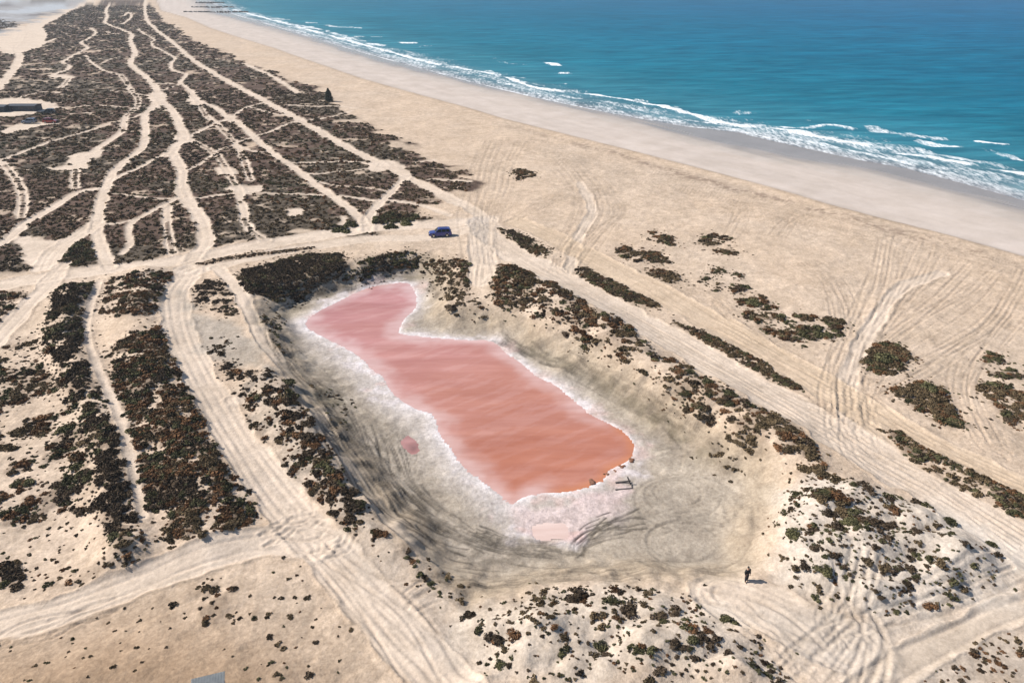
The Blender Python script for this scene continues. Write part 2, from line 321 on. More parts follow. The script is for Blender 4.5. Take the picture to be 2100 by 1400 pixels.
HEDGE_PX = [
 [(1018,467),(1050,473),(1090,490),(1120,510),(1128,532),(1100,527),(1060,499),(1030,482)],
 [(1180,555),(1200,548),(1240,570),(1295,595),(1350,622),(1352,634),(1300,622),(1250,602),(1200,572)],
 [(1382,662),(1420,672),(1500,708),(1570,746),(1648,797),(1622,800),(1560,768),(1480,722),(1420,688)],
 [(1808,878),(1850,888),(1900,920),(1960,950),(2030,982),(2110,1020),(2110,1072),(2050,1042),(1980,1007),(1920,977),(1870,947),(1830,908)],
 [(400,541),(470,527),(560,515),(640,506),(650,510),(560,521),(470,534),(410,545)]]
HEDGES = [gpoly(p) for p in HEDGE_PX]
def markfield(X, Y, cell):
    """depth and colour factor of tyre marks"""
    dep = np.zeros(X.shape); fac = np.ones(X.shape)
    for P, wd, dp, dk in MARKS:
        m = 2.0
        bb = (X > P[:, 0].min() - m) & (X < P[:, 0].max() + m) & (Y > P[:, 1].min() - m) & (Y < P[:, 1].max() + m)
        idx = np.nonzero(bb)
        if idx[0].size == 0: continue
        d = linedist(P, X[idx], Y[idx], m)
        wl = np.maximum(wd, cell[idx] * 0.55); g = np.exp(-(d / wl) ** 2) * np.minimum(1, wd / wl * 1.3) * (.35 + .9 * vnoise(X[idx] / 1.7, Y[idx] / 1.7, 9))
        ridge = np.exp(-((d - 2.1 * wl) / wl) ** 2) * .5 * np.minimum(1, wd / wl)
        dep[idx] += dp * (ridge - g); fac[idx] = np.minimum(fac[idx], 1 - (1 - dk) * g)
    return np.clip(dep, -.08, .06), fac

def trackfield(X, Y, want_ruts=False):
    tm = np.zeros(X.shape); tid = np.full(X.shape, -1); rut = np.zeros(X.shape); inner = np.zeros(X.shape); tone = np.zeros(X.shape)
    wob = fbm(X, Y, 2.5, 2, 21) - .5; wob2 = fbm(X, Y, 14, 2, 22) - .5
    best = np.full(X.shape, 0.02)
    for i, (P, wd, kind, own) in enumerate(TR):
        mg = wd / 2 + 3
        bb = (X > P[:, 0].min() - mg) & (X < P[:, 0].max() + mg) & (Y > P[:, 1].min() - mg) & (Y < P[:, 1].max() + mg)
        idx = np.nonzero(bb)
        if idx[0].size == 0: continue
        d = linedist(P, X[idx], Y[idx], mg)
        e = d - wd / 2 + wob[idx] * (1.3 if kind != 'pale' else 2.0) * min(1, wd / 3)
        k = 1 - sstep(-.3, .35, e)
        if kind == 'twin':
            k = k * np.clip(sstep(.3, .55, np.abs(d + wob[idx] * .4)) , .15 + (wob2[idx] > .12) * .8, 1)
        kk = k > best[idx]
        ii = tuple(a[kk] for a in idx)
        best[ii] = k[kk]; tid[ii] = i if own else -2
        tm[idx] = np.maximum(tm[idx], k)
        if kind == 'pale': tone[idx] = np.maximum(tone[idx], k)
        if kind == 'tan': tone[idx] = np.minimum(tone[idx], -k)
        if want_ruts:
            dd = d + wob2[idx] * .5; r = np.zeros(d.shape)
            for o in ((.8,) if wd < 4 else (.6, 1.5, 2.1)):
                r += (-.07 * np.exp(-((dd - o) / .2) ** 2) + .035 * np.exp(-((dd - o - .4) / .22) ** 2)) * (.3 + 1.1 * vnoise(X[idx] / 2.3, Y[idx] / 2.3, 19))
            r += .13 * np.exp(-((e - .2) / .35) ** 2)
            rut[idx] = np.where(np.abs(r) > np.abs(rut[idx]), r, rut[idx])
    for P in CLEAR:
        d = sdpoly(P, X, Y, 4) + wob * 3.0
        tm = np.maximum(tm, np.where(d < 3, 1 - sstep(-.5, .6, d), 0))
    for P in HEDGES:
        d = sdpoly(P, X, Y, 3); k = sstep(-.1, .4, d); tm = tm * k; tone = tone * k; rut = rut * k; tid = np.where((d < 0), -2, tid)
    return tm, tid, rut, tone

# ------------------------------------------------------------------ vegetation zones
SCRUB = gpoly([(-60,20),(60,58),(110,40),(180,8),(230,-2),(300,-2),(318,25),(335,42),(380,72),(440,100),(510,130),(560,150),(640,178),(700,222),(760,256),(830,295),(880,318),(930,348),(962,372),
   (962,392),(910,380),(940,412),(900,432),(840,452),(780,466),(735,476),(640,484),(560,494),(470,510),(370,527),(240,540),(100,551),(-60,570)])
DENS = dict(left_row=2.6, left_dark_row=2.8, north_bank=2.4, hedge=3.0, green_verge=3.0, verge_strip=3.0, east=1.55, west_bank=2.1, left_scatter=2.1, mound_east=1.5, mound_south=1.5)
def z(name, pts, dens, r0, r1, cols, patch, label, hz=.62): return dict(name=name, P=gpoly(pts), dens=dens * DENS.get(name, 3.0 if name.startswith('beach') else 1.5), r=(r0 * .62 * (1.3 if name in ('east', 'left_scatter', 'west_bank') else 1), r1 * .80 * (1.3 if name in ('east', 'left_scatter', 'west_bank') else 1)), cols=cols, patch=(patch[0] * (.5 if dens > .3 else .8), patch[1] + (.09 if name == 'hedge' else -.06 if name == 'east' else .04 if name in ('left_row', 'west_bank', 'left_scatter') or name.startswith('beach') else 0.)), label=label, hz=hz)
# colour weights: brown, rust, olive, dark
ZONES = [
 z('east', [(1010,548),(1060,538),(1110,565),(1170,590),(1230,630),(1300,680),(1340,720),(1400,745),(1470,790),(1530,820),(1600,855),(1640,880),(1690,940),(1750,1000),(1690,1005),(1620,975),(1570,945),(1520,915),(1470,880),(1400,835),(1330,785),(1270,745),(1190,700),(1100,660),(1010,625),(1000,580)],
   .62, .35, 1.0, (5,2,1.5,2), (5, .47), 'on the sandy bank between the pink pond and the pale coast road'),
 z('east', [(1010,545),(1070,540),(1100,580),(1070,610),(1010,620),(1000,575)], .7, .4, .9, (5,2,1,1), (4, .40), 'on the sandy bank between the pink pond and the pale coast road'),
 z('mound_east', [(1600,1040),(1700,985),(1780,1000),(1900,1030),(1990,1080),(2060,1140),(2040,1200),(1950,1240),(1830,1262),(1700,1240),(1620,1190),(1575,1150),(1570,1100)],
   .42, .25, .7, (4,1,3,3), (4, .52), 'on the pale hummocky mound east of the pond'),
 z('mound_east', [(1640,1010),(1720,985),(1830,1010),(1870,1060),(1760,1110),(1640,1080)], .5, .5, 1.1, (4,1,3,3), (4, .48), 'on the pale hummocky mound east of the pond'),
 z('mound_south', [(940,1250),(1010,1240),(1080,1215),(1200,1200),(1330,1200),(1420,1220),(1500,1255),(1560,1300),(1580,1350),(1640,1400),(960,1400),(990,1330)],
   .38, .25, .75, (4,2,3,3), (4, .52), 'on the sandy mound at the south end of the pond'),
 z('north_bank', [(475,575),(500,555),(560,540),(630,520),(690,520),(720,545),(700,575),(640,590),(580,622),(545,612),(500,600)], 1.3, .5, 1.0, (1,0,1,8), (5, .25), 'in the thicket along the pond end beside the cross track'),
 z('north_bank', [(715,548),(780,522),(850,517),(890,540),(850,552),(800,558),(740,570),(690,578)], .9, .5, 1.0, (2,1,3,5), (5, .38), 'in the thicket along the pond end beside the cross track'),
 z('north_corner', [(850,520),(960,535),(972,590),(945,612),(905,605),(885,565),(840,550)], .9, .5, .95, (6,3,3,1), (5, .40), 'at the pond corner below the parked blue car'),
 z('north_corner', [(900,610),(960,600),(1010,640),(990,660),(910,640)], .35, .4, .9, (4,4,1,1), (4, .5), 'at the pond corner below the parked blue car'),
 z('west_wedge', [(395,585),(430,570),(462,580),(488,632),(490,652),(440,637),(398,612)], .85, .4, .85, (2,1,1,6), (4, .42), 'in the wedge where two sand tracks part'),
 z('west_bank', [(455,745),(520,760),(570,765),(610,800),(640,870),(675,930),(715,1000),(765,1070),(815,1112),(780,1120),(720,1100),(650,1040),(600,985),(560,940),(520,880),(480,810)], .75, .3, .8, (3,2,1,5), (3, .48), 'on the strip between the wide sand track and the pond'),
 z('west_bank', [(570,790),(615,815),(655,900),(700,985),(745,1045),(700,1040),(640,950),(590,860)], .7, .45, .9, (2,2,1,6), (4, .40), 'on the strip between the wide sand track and the pond'),
 z('west_bank', [(430,690),(475,700),(470,740),(440,735)], .35, .35, .6, (2,1,1,6), (3, .45), 'on the strip between the wide sand track and the pond'),
 z('south_edge', [(820,1095),(880,1140),(950,1195),(970,1240),(940,1240),(880,1190),(815,1130)], .5, .35, .8, (6,2,1,2), (3, .48), 'on the rim at the southwest corner of the pond'),
 z('left_row', [(225,570),(300,555),(355,560),(345,610),(300,650),(245,650),(212,640)], .95, .4, .9, (4,4,3,2), (4, .40), 'in the broad row west of the wide sand track'),
 z('left_row', [(240,690),(320,670),(345,720),(375,775),(400,830),(430,890),(460,950),(505,1010),(515,1055),(480,1085),(400,1110),(345,1105),(310,1050),(290,980),(262,890),(240,800),(225,740)], 1.0, .4, .95, (4,5,3,2), (5, .36), 'in the broad row west of the wide sand track'),
 z('left_dark_row', [(120,590),(190,580),(170,650),(165,720),(180,760),(215,820),(235,900),(255,960),(260,1020),(275,1100),(258,1148),(235,1120),(205,1060),(192,990),(200,930),(170,850),(130,780),(110,720),(95,670)], .95, .45, 1.0, (1,0,2,7), (4, .36), 'in the narrow row beside the footpath west of the track'),
 z('left_scatter', [(-20,710),(90,675),(130,780),(170,850),(190,950),(190,1040),(120,1060),(-20,1110)], .50, .35, .9, (4,3,3,2), (5, .47), 'on open sand west of the dark shrub row'),
 z('left_scatter', [(-20,1140),(35,1145),(50,1210),(20,1215),(-20,1190)], .8, .4, .8, (2,1,3,5), (4, .40), 'on open sand west of the dark shrub row'),
 z('left_scatter', [(265,1000),(300,1060),(320,1120),(290,1150),(260,1160)], .5, .25, .5, (3,5,1,1), (3, .45), 'on open sand west of the dark shrub row'),
 z('track_edge', [(55,1205),(140,1170),(240,1145),(260,1165),(160,1205),(70,1222)], .45, .3, .6, (4,2,1,3), (3, .45), 'beside the sand track that bends off westward'),
 z('track_edge', [(430,1095),(500,1040),(520,1055),(500,1090)], .4, .3, .6, (4,2,2,2), (3, .45), 'beside the sand track that bends off westward'),
 z('southwest', [(340,1230),(430,1195),(530,1205),(535,1265),(450,1285),(370,1262)], .55, .3, .6, (4,1,2,2), (4, .46), 'on the sand slope below the westward track'),
 z('southwest', [(540,1170),(640,1160),(720,1230),(740,1330),(700,1410),(540,1410),(560,1300)], .12, .2, .55, (4,1,2,2), (5, .45), 'on the sand slope below the westward track'),
 z('southwest', [(-10,1290),(300,1290),(300,1410),(-10,1410)], .06, .2, .4, (5,1,2,1), (6, .45), 'on the sand slope below the westward track'),
 z('west_corner', [(-20,598),(55,595),(60,615),(20,655),(-20,680)], .8, .5, .9, (5,2,2,3), (5, .38), 'in the patch between the cross track and the side track'),
 z('hedge', [(1018,467),(1050,473),(1090,490),(1120,510),(1128,532),(1100,527),(1060,499),(1030,482)], 1.2, .4, .75, (6,1,2,3), (4, .30), 'in the broken hedge line between the two coast roads'),
 z('hedge', [(1180,555),(1200,548),(1240,570),(1295,595),(1350,622),(1352,634),(1300,622),(1250,602),(1200,572)], 1.3, .4, .75, (6,1,2,3), (4, .30), 'in the broken hedge line between the two coast roads'),
 z('hedge', [(1382,662),(1420,672),(1500,708),(1570,746),(1648,797),(1622,800),(1560,768),(1480,722),(1420,688)], 1.3, .4, .75, (6,1,2,3), (4, .28), 'in the broken hedge line between the two coast roads'),
 z('hedge', [(1808,878),(1850,888),(1900,920),(1960,950),(2030,982),(2110,1020),(2110,1072),(2050,1042),(1980,1007),(1920,977),(1870,947),(1830,908)], 1.0, .4, .8, (6,1,3,3), (4, .30), 'in the broken hedge line between the two coast roads'),
 z('beach_0', [(1507,617),(1560,607),(1600,638),(1640,640),(1690,650),(1728,657),(1725,690),(1690,713),(1650,713),(1600,692),(1560,676),(1530,650)], .62, .5, 1.1, (4,2,3,3), (4, .46), 'in the long ragged clump west of the fan of tyre marks'),
 z('beach_1', [(1757,740),(1775,712),(1810,700),(1850,710),(1867,735),(1850,757),(1805,767),(1770,758)], 1.0, .6, 1.1, (4,2,4,1), (4, .34), 'in the round clump east of the fan of tyre marks'),
 z('beach_2', [(1817,810),(1850,797),(1895,785),(1930,792),(1948,822),(1965,855),(1990,874),(1950,880),(1910,862),(1880,840)], .9, .6, 1.1, (4,2,4,2), (4, .34), 'in the wedge-shaped clump seaward of the tan road'),
 z('beach_3', [(2000,785),(2040,785),(2075,803),(2120,812),(2120,910),(2070,868),(2025,825)], .85, .6, 1.1, (4,2,4,2), (4, .38), 'in the tall clump enclosed by looping tyre marks'),
 z('beach_4', [(2005,738),(2030,725),(2066,732),(2060,745),(2020,748)], .8, .5, .9, (4,2,4,2), (4, .38), 'in the small oval clump behind the looping tyre marks'),
 z('beach_5', [(2025,765),(2070,755),(2110,765),(2110,780),(2050,775)], .6, .5, .9, (4,2,4,2), (4, .40), 'in the thin streak beyond the looping tyre marks'),
 z('beach_6', [(1046,360),(1062,347),(1092,353),(1097,362),(1060,370)], .6, .6, 1.1, (5,2,1,2), (4, .36), 'in the lone tuft north of all other beach clumps'),
 z('beach_7', [(1316,485),(1340,474),(1380,486),(1378,503),(1340,497)], .45, .6, 1.0, (5,2,2,2), (4, .40), 'in the sparse tuft beside the tan road start'),
 z('beach_8', [(1262,512),(1290,503),(1345,518),(1372,540),(1310,538),(1275,528)], .6, .6, 1.0, (5,2,1,2), (4, .38), 'in the flat clump seaward of the first hedge gap'),
 z('beach_9', [(1435,492),(1460,480),(1500,488),(1498,502),(1445,505)], .6, .6, 1.1, (5,1,1,3), (4, .36), 'in the ragged tuft set closest to the wrack line'),
 z('beach_10', [(1466,516),(1490,510),(1515,519),(1500,523)], .8, .5, .9, (5,1,1,3), (4, .32), 'in the short dark bar below the ragged tuft'),
 z('beach_11', [(1325,560),(1345,551),(1380,557),(1398,576),(1370,580)], .8, .5, .9, (5,2,1,2), (4, .32), 'in the pointed clump seaward of the second hedge'),
 z('beach_12', [(1428,570),(1450,563),(1482,585),(1470,600),(1445,597)], .4, .4, .8, (4,1,3,2), (4, .40), 'in the thin sandy clump north of the long ragged clump'),
 z('beach_13', [(1456,556),(1472,551),(1490,557),(1475,562)], .8, .4, .7, (4,1,3,2), (4, .32), 'in the thin upper streak by the sandy clump'),
 z('beach_14', [(1497,562),(1510,558),(1528,566),(1515,570)], .8, .4, .7, (4,1,3,2), (4, .32), 'in the thin lower streak by the sandy clump'),
 z('beach_15', [(1495,590),(1510,581),(1535,588),(1530,597),(1505,599)], 1.0, .5, .9, (4,1,3,3), (4, .28), 'in the compact dark cushion above the long ragged clump'),
 z('green_verge', [(690,472),(665,474),(645,480),(660,484),(735,476),(740,460),(715,455)], 1.2, .6, 1.1, (0,0,8,2), (5, .25), 'along the northern verge of the cross track'),
 z('green_verge', [(765,465),(768,448),(800,438),(860,442),(850,452),(800,468)], 1.2, .6, 1.1, (1,0,8,2), (5, .28), 'along the northern verge of the cross track'),
 z('green_verge', [(115,548),(135,520),(170,490),(195,500),(200,535),(150,545)], .9, .5, .9, (2,0,5,3), (5, .3), 'along the northern verge of the cross track'),
 z('basin_edge', [(1450,935),(1480,925),(1510,960),(1525,985),(1495,985),(1460,950)], .35, .4, .8, (4,2,4,0), (4, .42), 'on the grey mud floor at the edge of the basin'),
 z('basin_edge', [(540,640),(575,625),(570,700),(590,760),(560,720),(535,670)], .5, .35, .7, (4,0,5,1), (4, .42), 'on the grey mud floor at the edge of the basin'),
 z('basin_edge', [(600,770),(680,800),(730,830),(700,880),(660,850)], .35, .3, .6, (4,0,5,2), (4, .45), 'on the grey mud floor at the edge of the basin'),
 z('southeast', [(1870,1400),(1960,1340),(2050,1300),(2110,1290),(2110,1410)], .3, .2, .55, (4,2,1,2), (4, .5), 'beside the tan track southeast of the mound'),
]
# tracks with a low verge of scrub: between the two lanes of the cross track
ZONES.append(z('verge_strip', [(400,541),(470,527),(560,515),(640,506),(650,510),(560,521),(470,534),(410,545)], 1.3, .25, .5, (5,2,0,4), (3, .25), 'in the strip between the two lanes of the cross track'))
# single larger shrubs: px, py, width px, colour, zone
BIG = [(1185,1225,58,3,'mound_south'),(1290,1250,66,3,'mound_south'),(1255,1235,40,2,'mound_south'),(1350,1262,44,3,'mound_south'),(1385,1255,44,3,'mound_south'),(1365,1275,34,2,'mound_south'),(1495,1270,48,2,'mound_south'),(1418,1290,40,1,'mound_south'),
 (1380,1320,40,3,'mound_south'),(1402,1328,36,3,'mound_south'),(1232,1322,42,2,'mound_south'),(1015,1308,48,3,'mound_south'),(1055,1300,44,1,'mound_south'),(1035,1330,30,0,'mound_south'),(958,1262,44,3,'mound_south'),(980,1290,30,2,'mound_south'),(1190,1378,26,3,'mound_south'),(1155,1305,34,0,'mound_south'),(1100,1275,24,0,'mound_south'),(1555,1305,24,3,'mound_south'),
 (1095,1395,34,0,'mound_south'),(1150,1340,24,2,'mound_south'),(1220,1345,30,0,'mound_south'),(1600,1400,40,3,'mound_south'),(1330,1395,30,0,'mound_south'),
 (1690,1168,48,2,'mound_east'),(1650,1162,36,3,'mound_east'),(1632,1165,26,0,'mound_east'),(1715,1138,38,3,'mound_east'),(1675,1125,34,3,'mound_east'),(1625,1098,48,2,'mound_east'),(1665,1090,40,3,'mound_east'),(1700,1052,36,3,'mound_east'),(1720,1085,44,3,'mound_east'),(1765,1062,34,3,'mound_east'),(1945,1070,38,2,'mound_east'),(1880,1030,30,3,'mound_east'),(1900,1038,28,2,'mound_east'),
 (1870,1168,30,3,'mound_east'),(1815,1165,40,0,'mound_east'),(1805,1225,22,3,'mound_east'),(1910,1240,36,1,'mound_east'),(1945,1222,22,2,'mound_east'),(1960,1228,22,2,'mound_east'),(2030,1115,34,2,'mound_east'),(2043,1138,26,3,'mound_east'),(1995,1160,30,2,'mound_east'),(1780,1148,36,0,'mound_east'),(1925,1150,26,0,'mound_east'),
 (1955,1370,20,3,'southeast'),(1970,1395,20,3,'southeast'),(1995,1335,20,3,'southeast'),(2000,1320,16,0,'southeast'),(2095,1335,30,0,'southeast'),
 (1810,738,60,2,'beach_1'),(1830,720,34,1,'beach_1'),(1775,745,34,0,'beach_1'),(1905,798,46,2,'beach_2'),(1690,690,44,2,'beach_0'),(1540,622,50,2,'beach_0'),
 (925,632,42,3,'north_corner'),(925,612,36,0,'north_corner'),(1805,880,20,3,'east'),(1620,875,20,3,'east'),(1455,810,26,2,'east'),(1290,680,24,2,'east'),(1255,646,14,3,'east'),(1515,840,24,0,'east'),(1660,940,18,0,'east'),(1690,960,16,0,'east'),
 (495,1000,26,3,'left_row'),(510,1008,22,3,'left_row'),(150,768,44,3,'left_scatter'),(35,1205,36,3,'left_scatter'),(20,1165,40,3,'left_scatter'),(265,1148,24,3,'left_scatter'),(180,970,36,3,'left_scatter'),(590,785,44,2,'west_bank'),(715,1015,40,3,'west_bank'),(740,1035,36,2,'west_bank'),(690,985,40,3,'west_bank'),
 (570,1320,22,0,'southwest'),(648,1318,16,3,'southwest'),(595,1265,20,0,'southwest'),(635,1385,26,3,'southwest'),(440,1210,26,0,'southwest'),(480,1210,24,3,'southwest'),(470,1262,22,0,'southwest'),(355,1238,26,3,'southwest'),(640,1285,12,0,'southwest'),(570,1385,22,0,'southwest'),(1446,1199,12,3,'basin_edge'),(1095,885,1,3,'x'),
 (800,465,40,2,'green_verge'),(830,458,40,2,'green_verge'),(700,472,50,2,'green_verge')]
BIG = [b for b in BIG if b[4] != 'x']

# ------------------------------------------------------------------ materials
def newmat(name):
    m = bpy.data.materials.new(name); m.use_nodes = True; t = m.node_tree; t.nodes.clear()
    o = t.nodes.new("ShaderNodeOutputMaterial"); b = t.nodes.new("ShaderNodeBsdfPrincipled"); t.links.new(b.outputs[0], o.inputs[0])
    return m, t, b
def noise(t, scale, detail=3, vec=None, rough=.55):
    n = t.nodes.new("ShaderNodeTexNoise"); n.inputs['Scale'].default_value = scale; n.inputs['Detail'].default_value = detail; n.inputs['Roughness'].default_value = rough
    if vec: t.links.new(vec, n.inputs['Vector'])
    return n
def ramp(t, src, a, b, c0, c1):
    r = t.nodes.new("ShaderNodeValToRGB"); r.color_ramp.elements[0].position = a; r.color_ramp.elements[1].position = b
    r.color_ramp.elements[0].color = (*c0, 1); r.color_ramp.elements[1].color = (*c1, 1); t.links.new(src, r.inputs[0]); return r
def mixc(t, mode, fac, a, b):
    m = t.nodes.new("ShaderNodeMix"); m.data_type = 'RGBA'; m.blend_type = mode
    if isinstance(fac, float): m.inputs[0].default_value = fac
    else: t.links.new(fac, m.inputs[0])
    for s, v in ((6, a), (7, b)):
        if isinstance(v, tuple): m.inputs[s].default_value = (*v, 1)
        else: t.links.new(v, m.inputs[s])
    return m.outputs[2]
def plain(name, col, rough=.6, metal=0., var=.12, scale=6.):
    m, t, b = newmat(name); n = noise(t, scale)
    tc = t.nodes.new("ShaderNodeTexCoord"); t.links.new(tc.outputs['Object'], n.inputs['Vector'])
    lo = tuple(c * (1 - var) for c in col); hi = tuple(min(1, c * (1 + var)) for c in col)
    r = ramp(t, n.outputs[0], .3, .7, lo, hi); t.links.new(r.outputs[0], b.inputs['Base Color'])
    b.inputs['Roughness'].default_value = rough; b.inputs['Metallic'].default_value = metal
    return m

def ground_material():
    m, t, b = newmat("sandy_ground")
    a = t.nodes.new("ShaderNodeAttribute"); a.attribute_name = "tone"
    rg = t.nodes.new("ShaderNodeAttribute"); rg.attribute_name = "gloss"
    g = t.nodes.new("ShaderNodeNewGeometry")
    n1 = noise(t, 2.6, 6, g.outputs['Position'], .75); n2 = noise(t, .12, 3, g.outputs['Position'])
    n4 = noise(t, .55, 5, g.outputs['Position'], .7)
    r1 = ramp(t, n1.outputs[0], .3, .7, (.70, .68, .66), (1.2, 1.2, 1.2)); r2 = ramp(t, n2.outputs[0], .35, .65, (.93, .92, .91), (1.05, 1.05, 1.06)); r4 = ramp(t, n4.outputs[0], .32, .66, (.80, .785, .77), (1.13, 1.13, 1.13))
    gr = t.nodes.new('ShaderNodeAttribute'); gr.attribute_name = 'grain'
    c = mixc(t, 'MULTIPLY', gr.outputs['Fac'], a.outputs['Color'], r1.outputs[0]); c = mixc(t, 'MULTIPLY', 1.0, c, r2.outputs[0]); c = mixc(t, 'MULTIPLY', gr.outputs['Fac'], c, r4.outputs[0])
    t.links.new(c, b.inputs['Base Color'])
    rr = t.nodes.new("ShaderNodeMapRange"); t.links.new(rg.outputs['Fac'], rr.inputs[0]); rr.inputs[3].default_value = .95; rr.inputs[4].default_value = .22
    t.links.new(rr.outputs[0], b.inputs['Roughness'])
    sp = t.nodes.new("ShaderNodeMapRange"); t.links.new(rg.outputs['Fac'], sp.inputs[0]); sp.inputs[3].default_value = .12; sp.inputs[4].default_value = .5
    t.links.new(sp.outputs[0], b.inputs['Specular IOR Level'])
    n3 = noise(t, 2.4, 6, g.outputs['Position'], .7)
    bs = t.nodes.new("ShaderNodeMapRange"); t.links.new(gr.outputs['Fac'], bs.inputs[0]); bs.inputs[3].default_value = .05; bs.inputs[4].default_value = .9
    bp = t.nodes.new("ShaderNodeBump"); bp.inputs['Distance'].default_value = .12; t.links.new(bs.outputs[0], bp.inputs['Strength']); t.links.new(n3.outputs[0], bp.inputs['Height']); t.links.new(bp.outputs[0], b.inputs['Normal'])
    return m
MG = ground_material()

def pond_material():
    m, t, b = newmat("pink_brine")
    a = t.nodes.new("ShaderNodeAttribute"); a.attribute_name = "tone"
    g = t.nodes.new("ShaderNodeNewGeometry"); mp = t.nodes.new("ShaderNodeMapping"); mp.inputs['Rotation'].default_value = (0, 0, R(-34)); mp.inputs['Scale'].default_value = (.16, .9, 1)
    t.links.new(g.outputs['Position'], mp.inputs['Vector'])
    n1 = noise(t, .5, 5, mp.outputs[0], .6); r1 = ramp(t, n1.outputs[0], .35, .68, (.87, .83, .81), (1.08, 1.14, 1.15))
    c = mixc(t, 'MULTIPLY', 1.0, a.outputs['Color'], r1.outputs[0]); t.links.new(c, b.inputs['Base Color'])
    b.inputs['Roughness'].default_value = .12; b.inputs['IOR'].default_value = 1.37
    n2 = noise(t, 1.6, 3, mp.outputs[0]); bp = t.nodes.new("ShaderNodeBump"); bp.inputs['Strength'].default_value = .25; bp.inputs['Distance'].default_value = .06
    t.links.new(n2.outputs[0], bp.inputs['Height']); t.links.new(bp.outputs[0], b.inputs['Normal'])
    return m
def sea_material(foam=False):
    m, t, b = newmat("surf_foam_water" if foam else "sea_water")
    a = t.nodes.new("ShaderNodeAttribute"); a.attribute_name = "tone"; fo = t.nodes.new("ShaderNodeAttribute"); fo.attribute_name = "foam"
    g = t.nodes.new("ShaderNodeNewGeometry"); mp = t.nodes.new("ShaderNodeMapping"); mp.inputs['Rotation'].default_value = (0, 0, R(15)); mp.inputs['Scale'].default_value = (.16, 1, 1)
    t.links.new(g.outputs['Position'], mp.inputs['Vector'])
    mf = t.nodes.new('ShaderNodeMapping'); mf.inputs['Rotation'].default_value = (0, 0, R(-32)); mf.inputs['Scale'].default_value = (1.0, .3, 1); t.links.new(g.outputs['Position'], mf.inputs['Vector'])
    n1 = noise(t, .9, 7, mf.outputs[0], .75)
    ad = t.nodes.new("ShaderNodeMath"); ad.operation = 'ADD'; t.links.new(fo.outputs['Fac'], ad.inputs[0])
    sb = t.nodes.new("ShaderNodeMath"); sb.operation = 'MULTIPLY_ADD'; t.links.new(n1.outputs[0], sb.inputs[0]); sb.inputs[1].default_value = 2.2; sb.inputs[2].default_value = -1.1
    t.links.new(sb.outputs[0], ad.inputs[1])
    fr = ramp(t, ad.outputs[0], .42, 1.05, (0, 0, 0), (1, 1, 1))
    n0 = noise(t, .2, 6, mp.outputs[0], .65); r0 = ramp(t, n0.outputs[0], .3, .7, (.55, .68, .74), (1.5, 1.36, 1.28))
    wc = mixc(t, 'MULTIPLY', 1.0, a.outputs['Color'], r0.outputs[0])
    c = mixc(t, 'MIX', fr.outputs[0], wc, (.80, .82, .83)); n2 = noise(t, .22, 4, mp.outputs[0], .6); bp = t.nodes.new("ShaderNodeBump"); bp.inputs['Strength'].default_value = 1.; bp.inputs['Distance'].default_value = 1.3
    t.links.new(n2.outputs[0], bp.inputs['Height'])
    t.nodes.remove(b); o = [n for n in t.nodes if n.type == 'OUTPUT_MATERIAL'][0]
    df = t.nodes.new('ShaderNodeBsdfDiffuse'); gl = t.nodes.new('ShaderNodeBsdfGlossy'); ms = t.nodes.new('ShaderNodeMixShader'); fn = t.nodes.new('ShaderNodeFresnel'); fn.inputs[0].default_value = 1.333
    mn = t.nodes.new('ShaderNodeMath'); mn.operation = 'MINIMUM'; t.links.new(fn.outputs[0], mn.inputs[0]); mn.inputs[1].default_value = .045
    inv = t.nodes.new('ShaderNodeMath'); inv.operation = 'SUBTRACT'; inv.inputs[0].default_value = 1.; t.links.new(fr.outputs[0], inv.inputs[1])
    mu = t.nodes.new('ShaderNodeMath'); mu.operation = 'MULTIPLY'; t.links.new(mn.outputs[0], mu.inputs[0]); t.links.new(inv.outputs[0], mu.inputs[1])
    t.links.new(c, df.inputs[0]); gl.inputs['Roughness'].default_value = .25
    for q in (df, gl, fn): t.links.new(bp.outputs[0], q.inputs['Normal'])
    t.links.new(mu.outputs[0], ms.inputs[0]); t.links.new(df.outputs[0], ms.inputs[1]); t.links.new(gl.outputs[0], ms.inputs[2]); t.links.new(ms.outputs[0], o.inputs[0])
    return m
MPOND, MSEA = pond_material(), sea_material()

def leaf_material(name, c0, c1, c2):
    m, t, b = newmat(name)
    oi = t.nodes.new("ShaderNodeObjectInfo"); tc = t.nodes.new("ShaderNodeTexCoord")
    n = noise(t, 2.2, 3, tc.outputs['Object'], .6); r = ramp(t, n.outputs[0], .35, .68, c0, c1)
    r2 = ramp(t, oi.outputs['Random'], .0, 1., (.68, .67, .66), (1.75, 1.66, 1.56))
    n2 = noise(t, 7, 2, tc.outputs['Object']); f2 = ramp(t, n2.outputs[0], .55, .7, (0, 0, 0), (1, 1, 1))
    c = mixc(t, 'MIX', f2.outputs[0], r.outputs[0], c2); c = mixc(t, 'MULTIPLY', 1.0, c, r2.outputs[0])
    t.links.new(c, b.inputs['Base Color']); b.inputs['Roughness'].default_value = .85; b.inputs['Specular IOR Level'].default_value = .1
    return m
ML = [leaf_material("brown_foliage", (.066,.049,.029), (.13,.097,.058), (.18,.14,.088)),
      leaf_material("rust_foliage", (.09,.05,.027), (.155,.083,.043), (.13,.09,.053)),
      leaf_material("olive_foliage", (.046,.046,.024), (.09,.088,.044), (.13,.11,.066)),
      leaf_material("dark_foliage", (.042,.031,.022), (.078,.058,.04), (.115,.086,.058))]

